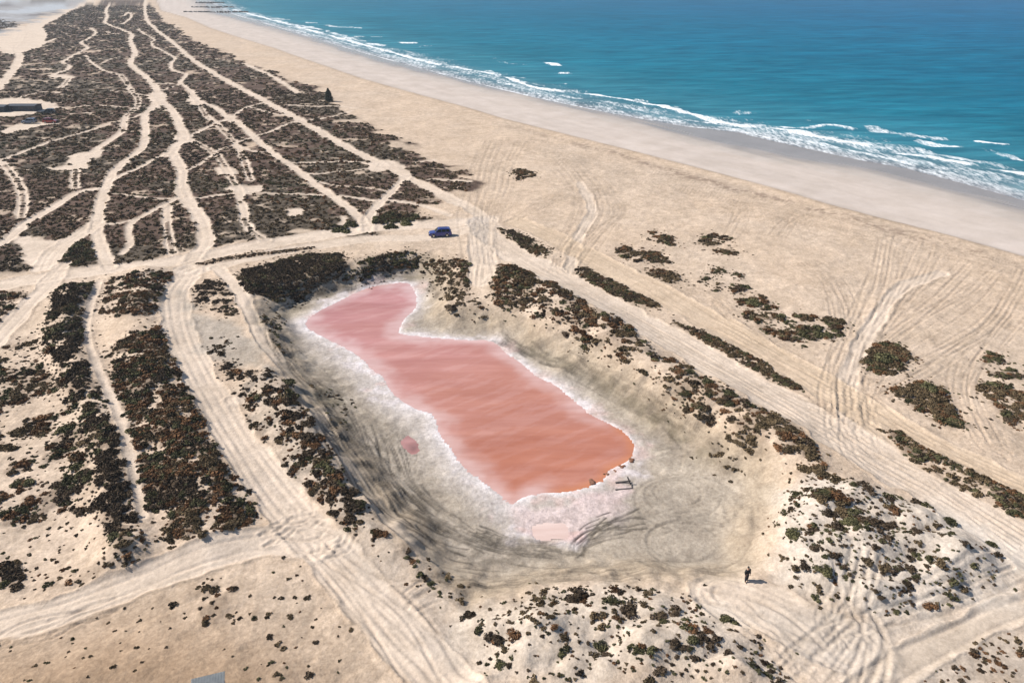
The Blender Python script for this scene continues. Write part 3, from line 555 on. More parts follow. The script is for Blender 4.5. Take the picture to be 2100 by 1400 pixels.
# ------------------------------------------------------------------ mesh helpers
def fastmesh(name, V, Fq=None, Ft=None, mats=(), smooth_=True):
    me = bpy.data.meshes.new(name); V = np.asarray(V, np.float32); me.vertices.add(len(V)); me.vertices.foreach_set('co', V.ravel())
    loops = []; starts = []; n = 0
    if Fq is not None and len(Fq):
        Fq = np.asarray(Fq, np.int32); loops.append(Fq.ravel()); starts.append(np.arange(len(Fq)) * 4); n = len(Fq) * 4
    if Ft is not None and len(Ft):
        Ft = np.asarray(Ft, np.int32); loops.append(Ft.ravel()); starts.append(n + np.arange(len(Ft)) * 3)
    if loops:
        L = np.concatenate(loops).astype(np.int32); St = np.concatenate(starts).astype(np.int32)
        me.loops.add(len(L)); me.loops.foreach_set('vertex_index', L); me.polygons.add(len(St)); me.polygons.foreach_set('loop_start', St)
        me.polygons.foreach_set('use_smooth', np.full(len(St), smooth_))
    for m in mats: me.materials.append(m)
    me.update(calc_edges=True); return me
def link(name, me, parent=None, **props):
    o = bpy.data.objects.new(name, me); COL.objects.link(o)
    if parent: o.parent = parent
    for k, v in props.items(): o[k] = v
    return o
def fan(rows, cols, hw):
    """sheet whose mesh gets coarser with distance"""
    Y = np.repeat(rows[:, None], len(cols), 1); X = hw(rows)[:, None] * cols[None, :]
    nr, nc = Y.shape; I = np.arange(nr * nc).reshape(nr, nc)
    Q = np.stack([I[:-1, :-1], I[:-1, 1:], I[1:, 1:], I[1:, :-1]], -1).reshape(-1, 4)
    return X.ravel(), Y.ravel(), Q, nc
def piece(name, X, Y, Z, Q, attrs, mat, **props):
    u, inv = np.unique(Q.ravel(), return_inverse=True)
    me = fastmesh(name, np.stack([X[u], Y[u], Z[u]], 1), Fq=inv.reshape(-1, 4), mats=[mat])
    for k, v in attrs.items():
        if v.ndim == 2:
            a = me.attributes.new(k, 'FLOAT_COLOR', 'POINT'); a.data.foreach_set('color', np.c_[v[u], np.ones(len(u))].astype(np.float32).ravel())
        else:
            a = me.attributes.new(k, 'FLOAT', 'POINT'); a.data.foreach_set('value', v[u].astype(np.float32))
    return link(name, me, **props)

# ------------------------------------------------------------------ the ground sheet
def rowset(ybeg, yend, n):
    # spacing grows with the square of distance, as seen from a height
    d = np.linspace(np.arctan2(CAM_H, ybeg), np.arctan2(CAM_H, yend), n); return CAM_H / np.tan(d)
rows = np.concatenate([[8, 14, 20, 25, 29], rowset(31.5, 950, 860), np.geomspace(1000, 16000, 26)])
ncol = 960
cols = np.linspace(-1, 1, ncol)
hw = lambda y: (y * cP + CAM_H * sP) * .70 * 1.22 + 14
X, Y, Q, nc = fan(rows, cols, hw)
cell = np.maximum(hw(Y) * 2 / ncol, .08)
H0 = hmac(X, Y)
tm, tid, rut, tone_t = trackfield(X, Y, True)
mdep, mfac = markfield(X, Y, cell)
N1 = fbm(X, Y, 3.0, 3, 101); N2 = fbm(X, Y, 18, 3, 111); N3 = fbm(X, Y, .9, 2, 121); N4 = fbm(X * .5, Y * 1.4, 5.0, 3, 131)
sb = sdpoly(BASIN, X, Y, 14); bas = 1 - sstep(-4.6, 3.4, sb + (fbm(X, Y, 6, 3, 41) - .5) * 3.4 + (fbm(X, Y, 1.9, 2, 42) - .5) * 1.5)
x0, x1, x2 = C0(Y), C1(Y), C2(Y)
def mx(c, m, col): return c * (1 - m[:, None]) + np.array(col)[None, :] * m[:, None]
c = np.empty((len(X), 3)); c[:] = (.535, .418, .315)
c = mx(c, sstep(.35, .7, N2) * .5, (.545, .44, .345))
c *= (1 + (N1 - .5) * .16)[:, None]
# warmer sand on the south-west slope, its hill shading painted in as darker tan
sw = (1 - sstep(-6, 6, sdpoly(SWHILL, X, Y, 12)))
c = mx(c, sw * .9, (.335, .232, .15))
# scrub litter
scr = sdpoly(SCRUB, X, Y, 10)
jag = (fbm(X * .45, Y, 9, 3, 61) - .5)
inscr = 1 - sstep(-1.2, 1.2, scr + jag * 14 * sstep(60, 140, Y))
patch_far = fbm(X * .8, Y, 8, 4, 201)
bare = sstep(.67, .79, patch_far + .12 * (fbm(X, Y, 40, 2, 205) - .5) + .2 * sstep(-7, 0, scr) * (X > -60))
speck = sstep(.66, .8, fbm(X * .6, Y, 2.0, 2, 215)) * .7
litter = inscr * (1 - bare * .85) * (1 - tm) * (1 - speck)
lit_col = np.array((.072, .050, .038))[None, :] * (1 + (N1 - .5)[:, None] * .9 + (N4 - .5)[:, None] * .5)
lit_col = lit_col * np.where((N2 > .55)[:, None], np.array((.88, 1.0, .95))[None], np.array((1.08, .96, .95))[None])
c = c * (1 - (litter * .95)[:, None]) + lit_col * (litter * .95)[:, None]
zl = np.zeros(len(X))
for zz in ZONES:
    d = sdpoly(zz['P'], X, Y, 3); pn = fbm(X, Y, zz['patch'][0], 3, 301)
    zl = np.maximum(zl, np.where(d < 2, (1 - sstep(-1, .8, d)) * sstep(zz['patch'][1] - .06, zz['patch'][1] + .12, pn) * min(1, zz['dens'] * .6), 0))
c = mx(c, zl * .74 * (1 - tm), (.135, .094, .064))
# tracks: packed sand
c = mx(c, tm * .85 * (1 - bas), (.60, .495, .40))
c = mx(c, np.maximum(tone_t, 0) * .8, (.51, .435, .37)); c = mx(c, np.maximum(-tone_t, 0) * .7, (.52, .395, .275))
# pale grey flats west of the pond and the south-east corner
for P, k, col in ((gpoly([(372,600),(400,640),(480,660),(540,720),(560,760),(470,745),(430,740),(385,660)]), .8, (.37,.325,.275)), (gpoly([(1560,1250),(1700,1250),(1900,1240),(2100,1160),(2130,1400),(1750,1450),(1600,1350)]), .55, (.48,.42,.36)),
    (gpoly([(700,1120),(800,1130),(900,1220),(960,1300),(960,1400),(900,1330),(800,1230)]), .6, (.44,.375,.315)), (gpoly([(1560,1000),(1900,1030),(2100,1120),(2080,1220),(1800,1270),(1600,1180)]), .75, (.60,.53,.455)),
    (gpoly([(930,1250),(1080,1215),(1330,1200),(1500,1250),(1600,1380),(960,1400)]), .65, (.59,.51,.425)),
    (gpoly([(470,780),(560,770),(640,850),(800,1110),(700,1080),(560,920)]), .6, (.42,.36,.30))):
    c = mx(c, (1 - sstep(-1.5, 1.5, sdpoly(P, X, Y, 5) + (N1 - .5) * 4)) * k, col)
# basin mud
wap = 1 - sstep(-1, 3, sdpoly(gpoly([(610,660),(700,720),(790,800),(880,860),(930,960),(1040,1040),(1010,1060),(900,970),(830,870),(740,790),(640,720)]), X, Y, 6) + (N1 - .5) * 4)
mudc = np.array((.385, .33, .268))[None] * (1 + (N1 - .5)[:, None] * .45 + (N4 - .5)[:, None] * .5)
c = c * (1 - bas[:, None]) + mudc * bas[:, None]
slope = bas * (1 - bas) * 4
c = mx(c, slope * .45 * (Y < 200), (.27, .215, .145))
wmask = (1 - sstep(-1, 4, sdpoly(gpoly([(560,640),(640,680),(740,780),(830,870),(860,1000),(1000,1120),(1200,1130),(1100,1160),(900,1130),(760,1000),(640,840),(570,740)]), X, Y, 8) + (N1 - .5) * 5)) * bas
c = mx(c, wmask * .62 * sstep(.35, .65, N3 * .5 + N1 * .5), (.17, .145, .115))
for P in (gpoly([(540,640),(620,610),(760,575),(880,545),(890,560),(780,590),(640,625),(560,660)]), gpoly([(1010,690),(1100,700),(1250,770),(1400,870),(1480,950),(1440,950),(1300,850),(1150,760)]), gpoly([(620,770),(740,830),(720,880),(660,860)])):
    c = mx(c, (1 - sstep(-1, 1.5, sdpoly(P, X, Y, 5) + (N1 - .5) * 3)) * sstep(.38, .6, N1) * .6, (.165, .14, .095))
# salt crust
wap0 = 1 - sstep(0, 4, sdpoly(gpoly([(610,660),(700,700),(790,780),(890,850),(940,950),(1040,1030),(1010,1040),(920,960),(850,870),(760,790),(650,710)]), X, Y, 6))
sa = sdpoly(SALT_APRON, X, Y, 6); sp = sdpoly(POND, X, Y, 8)
salt = (1 - sstep(-1.2, 1.6, sa + (N1 - .5) * 5 + (N3 - .5) * 2)) * bas
c = mx(c, salt * .5, (.47, .42, .39)); c = mx(c, wap * .3, (.55, .50, .48))
rim = np.exp(-(np.maximum(sp, 0) / (.25 + 1.6 * fbm(X, Y, 9, 2, 161) ** 2 + .9 * wap0))) * (sp < 7) * (.45 + .55 * sstep(.3, .6, N1 * .7 + N3 * .3))
c = mx(c, np.clip(rim, 0, 1) * .95, (.76, .715, .725))
c = mx(c, salt * sstep(.50, .64, N4 * .6 + N3 * .4) * .75, (.64, .585, .59))
c = mx(c, salt * sstep(.6, .72, fbm(X, Y, 4, 3, 151)) * .5, (.56, .40, .36))
pinkmud = (1 - sstep(-1.5, .8, sdpoly(gpoly([(1060,1040),(1290,1000),(1270,1050),(1200,1105),(1090,1100)]), X, Y, 5) + (N1 - .5) * 4))
c = mx(c, pinkmud * .65, (.66, .535, .525)); c = mx(c, pinkmud * sstep(.5, .62, N4) * .5, (.60, .40, .36))
# beach bands
dry = sstep(-14, -3, X - x0) * (1 - sstep(-1, 1, X - x0)); c = mx(c, dry * .35, (.46, .36, .27))
scarp = np.exp(-((X - x0 + .3) / 1.6) ** 2) * (.55 + .9 * (N4 - .3)); c = mx(c, np.clip(scarp, 0, 1) * .75, (.30, .225, .16))
wrack = np.exp(-((X - x0 + 8 + 9 * (N2 - .5)) / 2.6) ** 2) * sstep(.44, .56, N3 * .45 + N1 * .25 + N2 * .3) * (Y > 110) * (1 - sstep(190, 300, Y)); c = mx(c, np.clip(wrack, 0, 1) * .8, (.25, .185, .14))
streak = fbm((X * .85 + Y * .53) , (Y * .85 - X * .53) * .12, 2.5, 3, 171)
damp = sstep(-1.2, 1.2, X - x0); c = mx(c, damp * .95, (.50, .43, .38)); c *= (1 + damp * (streak - .5) * .22)[:, None]
tw = np.clip((X - x0) / np.maximum(x1 - x0, 1), 0, 3)
mid = sstep(.7, 1.15, tw + (streak - .5) * .5) * damp; c = mx(c, mid * .6, (.37, .335, .30))
wet = sstep(1.0, 1.35, tw + (streak - .5) * .35) * damp; c = mx(c, wet * .92, (.25, .215, .19))
gloss = wet * .85 + mid * .25
# salt pans north-west
PANS = gpoly([(-400,75),(-20,72),(20,58),(60,44),(110,30),(150,12),(190,-4),(-400,-4)])
pan = 1 - sstep(-8, 8, sdpoly(PANS, X, Y, 60) + (N2 - .5) * 40)
pann = fbm(X * .5, Y * .25, 22, 3, 181)
c = mx(c, pan, (.30, .295, .30)); c = mx(c, pan * sstep(.48, .6, pann) * .7, (.42, .45, .48)); c = mx(c, pan * sstep(.60, .66, 1 - pann), (.17, .16, .16))
gloss = np.maximum(gloss, pan * .5 * sstep(.46, .56, pann))
c *= mfac[:, None]
# fine relief
near = 1 / (1 + (cell / .25) ** 2)
Z = H0 + rut * (1 - bas) * (1 - .6 * (tm < .02)) + mdep - .06 * tm * (1 - bas) + (N3 - .5) * .13 * (1 - .6 * tm) * (1 - .9 * damp) + (N1 - .5) * .22 * (1 - tm) * (1 - bas) * (1 - damp)
Z += zl * .16 * (1 - tm) + litter * (N1 - .4) * .35
wake = (X > x2 + 6); Z = np.where(X > x2 - 2, np.minimum(Z, np.where(X > x2 + 1, SEA_Z - .06, 9)), Z)
Z = np.where(sp < -.05, np.minimum(Z, POND_Z - .03), Z)
for P_ in (POOL_RED, POOL_PEACH): Z = np.where(sdpoly(P_, X, Y, 2) < .0, np.minimum(Z, POND_Z - .03), Z)
c = np.clip(c, .01, .9)
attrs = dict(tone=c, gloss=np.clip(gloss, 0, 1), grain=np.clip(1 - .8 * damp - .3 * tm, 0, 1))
# split the sheet where one kind of ground meets the next
Xm, Ym = X[Q].mean(1), Y[Q].mean(1)
cls = np.zeros(len(Q), int)
far_out = Xm > C2(Ym) + 25
cls[(X[Q] - x0[Q]).mean(1) > 0] = 1
tq = tid[Q[:, 0]]; tmq = tm[Q].mean(1)
for i, (P, wd, kind, own) in enumerate(TR):
    if own: cls[(tq == i) & (tmq > .5) & (cls == 0)] = 10 + i
cls[(sdpoly(BASIN, X, Y, 14)[Q].mean(1) < -1.2) & (cls == 0)] = 2
cls[(np.maximum(salt, rim)[Q].mean(1) > .55) & (cls != 1)] = 3
cls[(pan[Q].mean(1) > .5) & (cls == 0)] = 4
cls[far_out] = -1
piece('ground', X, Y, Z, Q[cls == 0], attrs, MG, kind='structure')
piece('beach', X, Y, Z, Q[cls == 1], attrs, MG, kind='structure')
piece('mud_flat', X, Y, Z, Q[cls == 2], attrs, MG, kind='structure')
piece('salt_crust', X, Y, Z, Q[cls == 3], attrs, MG, kind='structure')
piece('salt_pans', X, Y, Z, Q[cls == 4], attrs, MG, kind='structure')
for i, (P, wd, kind, own) in enumerate(TR):
    if (cls == 10 + i).sum() > 20: piece('sand_track' if kind != 'path' else 'sand_path', X, Y, Z, Q[cls == 10 + i], attrs, MG, kind='structure')

# ------------------------------------------------------------------ pond water
def water_piece(name, P, colf, step=.35, **props):
    gx = np.arange(P[:, 0].min() - 1, P[:, 0].max() + 1, step); gy = np.arange(P[:, 1].min() - 1, P[:, 1].max() + 1, step)
    A, B = np.meshgrid(gx, gy); nr, nc_ = A.shape; I = np.arange(nr * nc_).reshape(nr, nc_)
    q = np.stack([I[:-1, :-1], I[:-1, 1:], I[1:, 1:], I[1:, :-1]], -1).reshape(-1, 4)
    x, y = A.ravel(), B.ravel(); d = sdpoly(P, x, y, 3) + (fbm(x, y, 1.2, 2, 31) - .5) * (.45 if step > .3 else .9)
    q = q[(d[q] < .25).all(1)]
    return piece(name, x, y, np.full(x.shape, POND_Z), q, dict(tone=colf(x, y, d)), MPOND, **props)
ax_, ay_ = at(740, 640, POND_Z); bx_, by_ = at(1230, 930, POND_Z)
def pondcol(x, y, d):
    t = ((x - ax_) * (bx_ - ax_) + (y - ay_) * (by_ - ay_)) / ((bx_ - ax_) ** 2 + (by_ - ay_) ** 2)
    t = np.clip(t + (fbm(x, y * 2.2, 9, 3, 33) - .5) * .5, 0, 1)
    k = np.stack([np.interp(t, [0, .45, .75, 1], [.44, .455, .43, .40]), np.interp(t, [0, .45, .75, 1], [.20, .207, .185, .15]), np.interp(t, [0, .45, .75, 1], [.185, .168, .135, .095])], 1)
    e = sstep(-3.4, .1, d + (fbm(x, y, 2.5, 3, 35) - .5) * 3.4) * (1 - .85 * sstep(.7, .9, t) * sstep(at(1130, 980, POND_Z)[0] - 2, at(1130, 980, POND_Z)[0] + 2, x)); k = mx(k, e * .6, (.64, .47, .45)); k = mx(k, sstep(.5, .66, fbm((x * .83 + y * .56) * .3, (y * .83 - x * .56) * 1.6, 1.5, 4, 36)) * .2 * (1 - .5 * sstep(.7, 1, t)), (.60, .36, .33))
    e2 = sstep(-1.6, .1, d) * sstep(.8, 1.0, t); k = mx(k, e2 * .6 * sstep(at(1130, 980, POND_Z)[0] - 2, at(1130, 980, POND_Z)[0] + 2, x), (.50, .18, .07))
    return k
water_piece('salt_pond', POND, pondcol, kind='structure', label='shallow pink to orange salt pond in the grey basin')
water_piece('salt_puddle', POOL_RED, lambda x, y, d: np.tile((.40, .21, .195), (len(x), 1)) * (1 + .9 * (fbm(x, y, 1.5, 2, 5) - .5))[:, None], .2, kind='structure')
water_piece('salt_puddle', POOL_PEACH, lambda x, y, d: np.tile((.60, .44, .39), (len(x), 1)), .25, kind='structure')

# ------------------------------------------------------------------ the sea
def seax(y): return C2(y)
rows_s = np.concatenate([[10, 30, 60, 85], rowset(100, 1150, 560), np.geomspace(1220, 18000, 30)])
U = np.concatenate([np.linspace(0, 1, 640) ** 1.35])
span = hw(rows_s) * 1.1 + 40
left = seax(rows_s) - 1.0
right = np.maximum(left + 60, hw(rows_s) + 25)
Xs = left[:, None] + (right - left)[:, None] * U[None, :]; Ys = np.repeat(rows_s[:, None], len(U), 1)
nr, nc_ = Xs.shape; I = np.arange(nr * nc_).reshape(nr, nc_)
Qs = np.stack([I[:-1, :-1], I[:-1, 1:], I[1:, 1:], I[1:, :-1]], -1).reshape(-1, 4)
Xs, Ys = Xs.ravel(), Ys.ravel()
off = (Xs - seax(Ys)) * .85
ph = (Xs * .26 + Ys * .965) ; warp = fbm(Xs * .5, Ys, 60, 2, 401) * 16
ref = np.clip(off / 120, 0, 1)
wv = np.sin(2 * np.pi * (ph + warp) / 15) * .5 + np.sin(2 * np.pi * (Xs * .12 + Ys * .99 + warp * 1.7) / 9.3) * .3 + (fbm(Xs * .35, Ys, 5, 3, 405) - .5) * 1.0
amp = .6 * sstep(2, 40, off) * (1 - .6 * sstep(500, 1200, Ys))
foam = np.zeros(len(Xs))
def foamline(pts, wd, st, seed, tail=0.):
    global foam
    p = np.array(pts, float); x, y = at(p[:, 0], p[:, 1], SEA_Z); P = smooth(np.stack([x, y], 1), 6)
    wd *= 1.0; st *= .92; m = wd * 3
    bb = np.nonzero((Xs > P[:, 0].min() - m) & (Xs < P[:, 0].max() + m) & (Ys > P[:, 1].min() - m) & (Ys < P[:, 1].max() + m))
    d = linedist(P, Xs[bb], Ys[bb], m) + (fbm(Xs[bb], Ys[bb], 6, 3, seed) - .5) * wd * 1.6
    foam[bb] = np.maximum(foam[bb], st * (1 - sstep(wd * .35, wd * 1.1, d)) * sstep(.25, .55, fbm(Xs[bb], Ys[bb], 14, 2, seed + 9)))
L3 = [(500,26),(580,47),(700,80),(800,107),(887,130),(1017,153),(1100,180),(1233,197),(1333,213),(1400,229),(1493,255),(1577,262),(1683,282),(1800,303),(1933,328),(2110,359)]
L2 = [(470,27),(560,53),(700,95),(817,128),(967,168),(1100,200),(1250,231),(1400,258),(1517,270),(1633,297),(1767,326),(1867,344),(2000,379),(2110,411)]
foamline(L3, 3.6, 1.0, 501); foamline(L3, 2.0, 1.1, 511)
foamline(L2, 1.0, .85, 521)
foamline([(a, b - 3) for a, b in L2[6:]], 2.5, .45, 531)
foamline([(1400,245),(1517,262),(1633,285),(1750,306),(1900,335),(2100,378)], 2.0, .75, 541)
foamline([(1493,257),(1577,266),(1683,290),(1800,312),(1950,345),(2110,385)], 3.0, .55, 545)
foamline([(1560,258),(1640,262),(1700,258),(1767,267),(1840,278),(1917,297),(2000,304),(2110,332)], 2.2, 1.05, 551)
foamline([(1780,262),(1850,275),(1915,285)], 4.2, .75, 561); foamline([(2004,291),(2058,297)], 2.2, 1.2, 571); foamline([(2060,318),(2110,328)], 3.0, 1.0, 575)
foamline([(1480,262),(1600,280),(1700,300),(1820,325),(1960,358),(2110,398)], 2.2, .8, 546); foamline([(1700,272),(1800,290),(1900,312),(2000,332),(2110,350)], 2.4, .8, 547); foamline([(600,60),(720,92),(850,128),(980,158),(1120,190),(1280,220),(1420,245)], 2.4, .75, 548)
foamline([(1640,246),(1658,249)], 1.5, 1.1, 577); foamline([(1520,232),(1570,232)], 3, .55, 578)
foamline([(1007,123),(1067,133),(1117,130),(1150,136)], 3.2, 1.2, 581); foamline([(1120,150),(1170,150)], 2.5, 1.0, 583); foamline([(947,143),(1000,146)], 3, .8, 585); foamline([(960,113),(1010,120)], 3, .6, 586)
foamline([(820,88),(848,89)], 4, 1.1, 587); foamline([(850,95),(907,95)], 3, .8, 589); foamline([(700,55),(740,59)], 5, 1.0, 591); foamline([(733,76),(780,76)], 4, .9, 593)
foamline([(480,20),(530,34),(600,50),(660,62),(740,85),(800,98)], 5, .9, 595); foamline([(560,38),(620,45),(700,57)], 5, .8, 597); foamline([(1050,158),(1110,168),(1160,172)], 3, .7, 598)
inner = (1 - sstep(2, 14, off)); foam = np.maximum(foam, inner * .50); foam = np.maximum(foam, (1 - sstep(16, 36, off + 14 * (fbm(Xs, Ys, 30, 2, 419) - .5))) * (.30 + .30 * sstep(.38, .62, fbm((Xs * .85 + Ys * .53), (Ys * .85 - Xs * .53) * .3, 5, 3, 415))))
Zs = SEA_Z + .0 + wv * amp + foam * .14 * sstep(1, 8, off)
Zs = np.where(off < 2, np.minimum(Zs, SEA_Z + .02), Zs)
stops = [0, 8, 30, 90, 220, 500, 1200]
base = np.stack([np.interp(off, stops, [.19, .10, .030, .010, .004, .003, .003]), np.interp(off, stops, [.20, .185, .158, .132, .115, .102, .094]), np.interp(off, stops, [.22, .225, .215, .20, .198, .202, .215])], 1)
base *= (1 + (fbm(Xs * .4, Ys, 25, 3, 411) - .5) * .35)[:, None]
sat = dict(tone=base, foam=foam)
fq = foam[Qs].mean(1) > .5
okq = (off[Qs] > -1.2).all(1)
piece('sea', Xs, Ys, Zs, Qs[okq & ~fq], sat, MSEA, kind='structure')
piece('surf_foam', Xs, Ys, Zs, Qs[okq & fq], sat, MSEA, kind='stuff', label='white surf breaking in lines along the beach', category='surf')

# ------------------------------------------------------------------ shrubs
def shrub_mesh(name, n, mat, seed, flat=.6, leaf=.17, stems=4):
    r = np.random.default_rng(seed); V = []; Fq = []
    lobes = [(r.uniform(-.62, .62), r.uniform(-.5, .5), r.uniform(.2, .5)) for _ in range(9)] + [(0, 0, .5)]
    for i in range(n):
        lx, ly, lr = lobes[r.integers(len(lobes))]
        a = r.uniform(0, 2 * math.pi); el = math.asin(r.uniform(-.05, 1)); rad = lr * (r.uniform(.55, 1.0) ** .5) * r.uniform(.9, 1.12)
        p = np.array([lx + rad * math.cos(el) * math.cos(a), ly + rad * math.cos(el) * math.sin(a), max(.02, flat * (rad * math.sin(el) * 1.45 + r.uniform(0, .1)))])
        nrm = np.array([math.cos(a) * math.cos(el), math.sin(a) * math.cos(el), math.sin(el) * .9]) + r.normal(0, .55, 3); nrm /= np.linalg.norm(nrm)
        u = np.cross(nrm, r.normal(0, 1, 3)); u /= np.linalg.norm(u) + 1e-9; v = np.cross(nrm, u)
        s = leaf * r.uniform(.6, 1.35); b = len(V)
        V += [p - u * s - v * s * .35, p + u * s * .2 - v * s * .8, p + u * s + v * s * .3, p - u * s * .15 + v * s * .75]
        Fq.append((b, b + 1, b + 2, b + 3))
    for i in range(stems):
        a = r.uniform(0, 6.28); q = np.array([math.cos(a) * .45, math.sin(a) * .45, flat * .75]); s = np.array([-math.sin(a), math.cos(a), 0]) * .03; b = len(V)
        o = np.array([math.cos(a) * .05, math.sin(a) * .05, -.12])
        V += [o - s, o + s, q + s * .4, q - s * .4]; Fq.append((b, b + 1, b + 2, b + 3))
        V += [o - s[[1, 0, 2]] , o + s[[1, 0, 2]], q + s[[1, 0, 2]] * .4, q - s[[1, 0, 2]] * .4]; Fq.append((b + 4, b + 5, b + 6, b + 7))
    V = np.array(V)
    return V, np.array(Fq)
SH_BIG = []
for k in range(4):
    row = []
    for j in range(4):
        V, Fq = shrub_mesh('', 640, None, 1000 + k * 10 + j, (.42, .52, .36, .46)[j], .105)
        row.append(fastmesh('shrub_foliage', V, Fq, mats=[ML[k]], smooth_=False))
    SH_BIG.append(row)

def in_frame(x, y, zv):
    u, v, s = proj(x, y, zv); return (u > -60) & (u < 2160) & (v > -30) & (v < 1480), u, v, s
plants = []   # x, y, r, colour, zone index, hz
LABELS = {}
for zi, zz in enumerate(ZONES):
    P = zz['P']; A = (P[:, 0].max() - P[:, 0].min()) * (P[:, 1].max() - P[:, 1].min()); n = int(A * zz['dens'] * 1.6) + 4
    x = rng.uniform(P[:, 0].min(), P[:, 0].max(), n); y = rng.uniform(P[:, 1].min(), P[:, 1].max(), n)
    d = sdpoly(P, x, y, 3) + (fbm(x, y, 2.5, 2, 71) - .5) * (.9 if zz['name'] in ('hedge', 'verge_strip') else 1.9)
    pn = fbm(x, y, zz['patch'][0], 3, 301)
    ok = (d < 0) & (pn > zz['patch'][1] - rng.uniform(0, .08, n)); x, y = x[ok], y[ok]
    t_, _, _, _ = trackfield(x, y); k = t_ < .25; x, y = x[k], y[k]
    r = zz['r'][0] + (zz['r'][1] - zz['r'][0]) * rng.uniform(0, 1, len(x)) ** 1.8
    w_ = np.array(zz['cols'], float); w_ /= w_.sum()
    # colour follows patches
    q = np.clip((fbm(x, y, 4, 2, 91) - .5) * 1.5 + .5 + rng.uniform(-.3, .3, len(x)), 0, .999); col = np.searchsorted(np.cumsum(w_), q * .999); col = np.clip(col, 0, 3)
    for i in range(len(x)): plants.append((x[i], y[i], r[i], int(col[i]), zz['name'], zz['hz']))
    LABELS[zz['name']] = zz['label']
    # small tufts around them
    nt_ = int(len(x) * 1.3)
    if nt_:
        j = rng.integers(0, len(x), nt_); tx = x[j] + rng.normal(0, 1.3, nt_); ty = y[j] + rng.normal(0, 1.3, nt_)
        t_, _, _, _ = trackfield(tx, ty)
        for i in range(nt_):
            if t_[i] < .2: plants.append((tx[i], ty[i], rng.uniform(.12, .3), int(col[j[i]]), '', .6))
for px, py, wd, col, zn in BIG:
    x, y = atg(px, py); _, _, s = proj(x[0], y[0], 0.); plants.append((x[0], y[0], wd / s / 2 * .88, col, zn, .62))
for pts, dens, r0, r1, wts in (
   ([(1600,1040),(1700,985),(1780,1000),(1900,1030),(1990,1080),(2060,1140),(2040,1200),(1950,1240),(1830,1262),(1700,1240),(1620,1190),(1575,1150),(1570,1100)], 1.7, .09, .24, (3,1,3,4)),
   ([(940,1250),(1010,1240),(1080,1215),(1200,1200),(1330,1200),(1420,1220),(1500,1255),(1560,1300),(1580,1350),(1640,1400),(960,1400),(990,1330)], 1.6, .09, .26, (4,2,3,3)),
   ([(1010,548),(1170,590),(1340,720),(1530,820),(1690,940),(1750,1000),(1620,975),(1470,880),(1270,745),(1100,660),(1000,600)], .9, .1, .28, (5,2,1,1)),
   ([(540,1170),(720,1200),(760,1400),(-10,1410),(-10,1300),(300,1210)], .22, .08, .2, (5,1,1,1)), ([(1780,1400),(2000,1300),(2110,1280),(2110,1410)], .7, .08, .2, (4,1,1,2)),
   ([(390,690),(560,760),(820,1110),(960,1240),(900,1240),(600,1000),(470,830)], .55, .1, .25, (4,2,1,4)), ([(-20,720),(180,700),(290,1150),(0,1200)], .7, .1, .3, (4,3,2,2))):
    P = gpoly(pts); A = (np.ptp(P[:, 0])) * (np.ptp(P[:, 1])); n = int(A * dens); x = rng.uniform(P[:, 0].min(), P[:, 0].max(), n); y = rng.uniform(P[:, 1].min(), P[:, 1].max(), n)
    k = (sdpoly(P, x, y, 3) < 0) & (fbm(x, y, 3, 2, 555) > .42) & (trackfield(x, y)[0] < .2); x, y = x[k], y[k]; q = rng.choice(4, len(x), p=np.array(wts) / sum(wts)); rr_ = rng.uniform(r0, r1, len(x))
    plants += [(x[i], y[i], rr_[i], int(q[i]), '', .6) for i in range(len(x))]
px_ = np.array([p[0] for p in plants]); py_ = np.array([p[1] for p in plants]); pr_ = np.array([p[2] for p in plants])
ZG = Z.reshape(len(rows), ncol)
def ground_z(x, y):
    """height of the built ground sheet"""
    x = np.asarray(x, float); y = np.asarray(y, float); ri = np.clip(np.interp(y, rows, np.arange(len(rows))), 0, len(rows) - 1.001); i0 = ri.astype(int); f = ri - i0; out = 0
    for ii, wgt in ((i0, 1 - f), (i0 + 1, f)):
        ci = np.clip((x / hw(rows[ii]) + 1) / 2 * (ncol - 1), 0, ncol - 1.001); c0 = ci.astype(int); g = ci - c0
        out = out + wgt * (ZG[ii, c0] * (1 - g) + ZG[ii, c0 + 1] * g)
    return out
pz_ = ground_z(px_, py_)
ok, u_, v_, s_ = in_frame(px_, py_, pz_)
size = np.where(ok & np.array([p[4] != '' for p in plants]) & (u_ > 6) & (u_ < 2094) & (v_ < 1394), pr_ * s_, 0)
order = np.argsort(-size); single = set(order[:290].tolist())
med = {zn: np.median([plants[i][2] for i in single if plants[i][4] == zn]) for zn in LABELS if any(plants[i][4] == zn for i in single)}
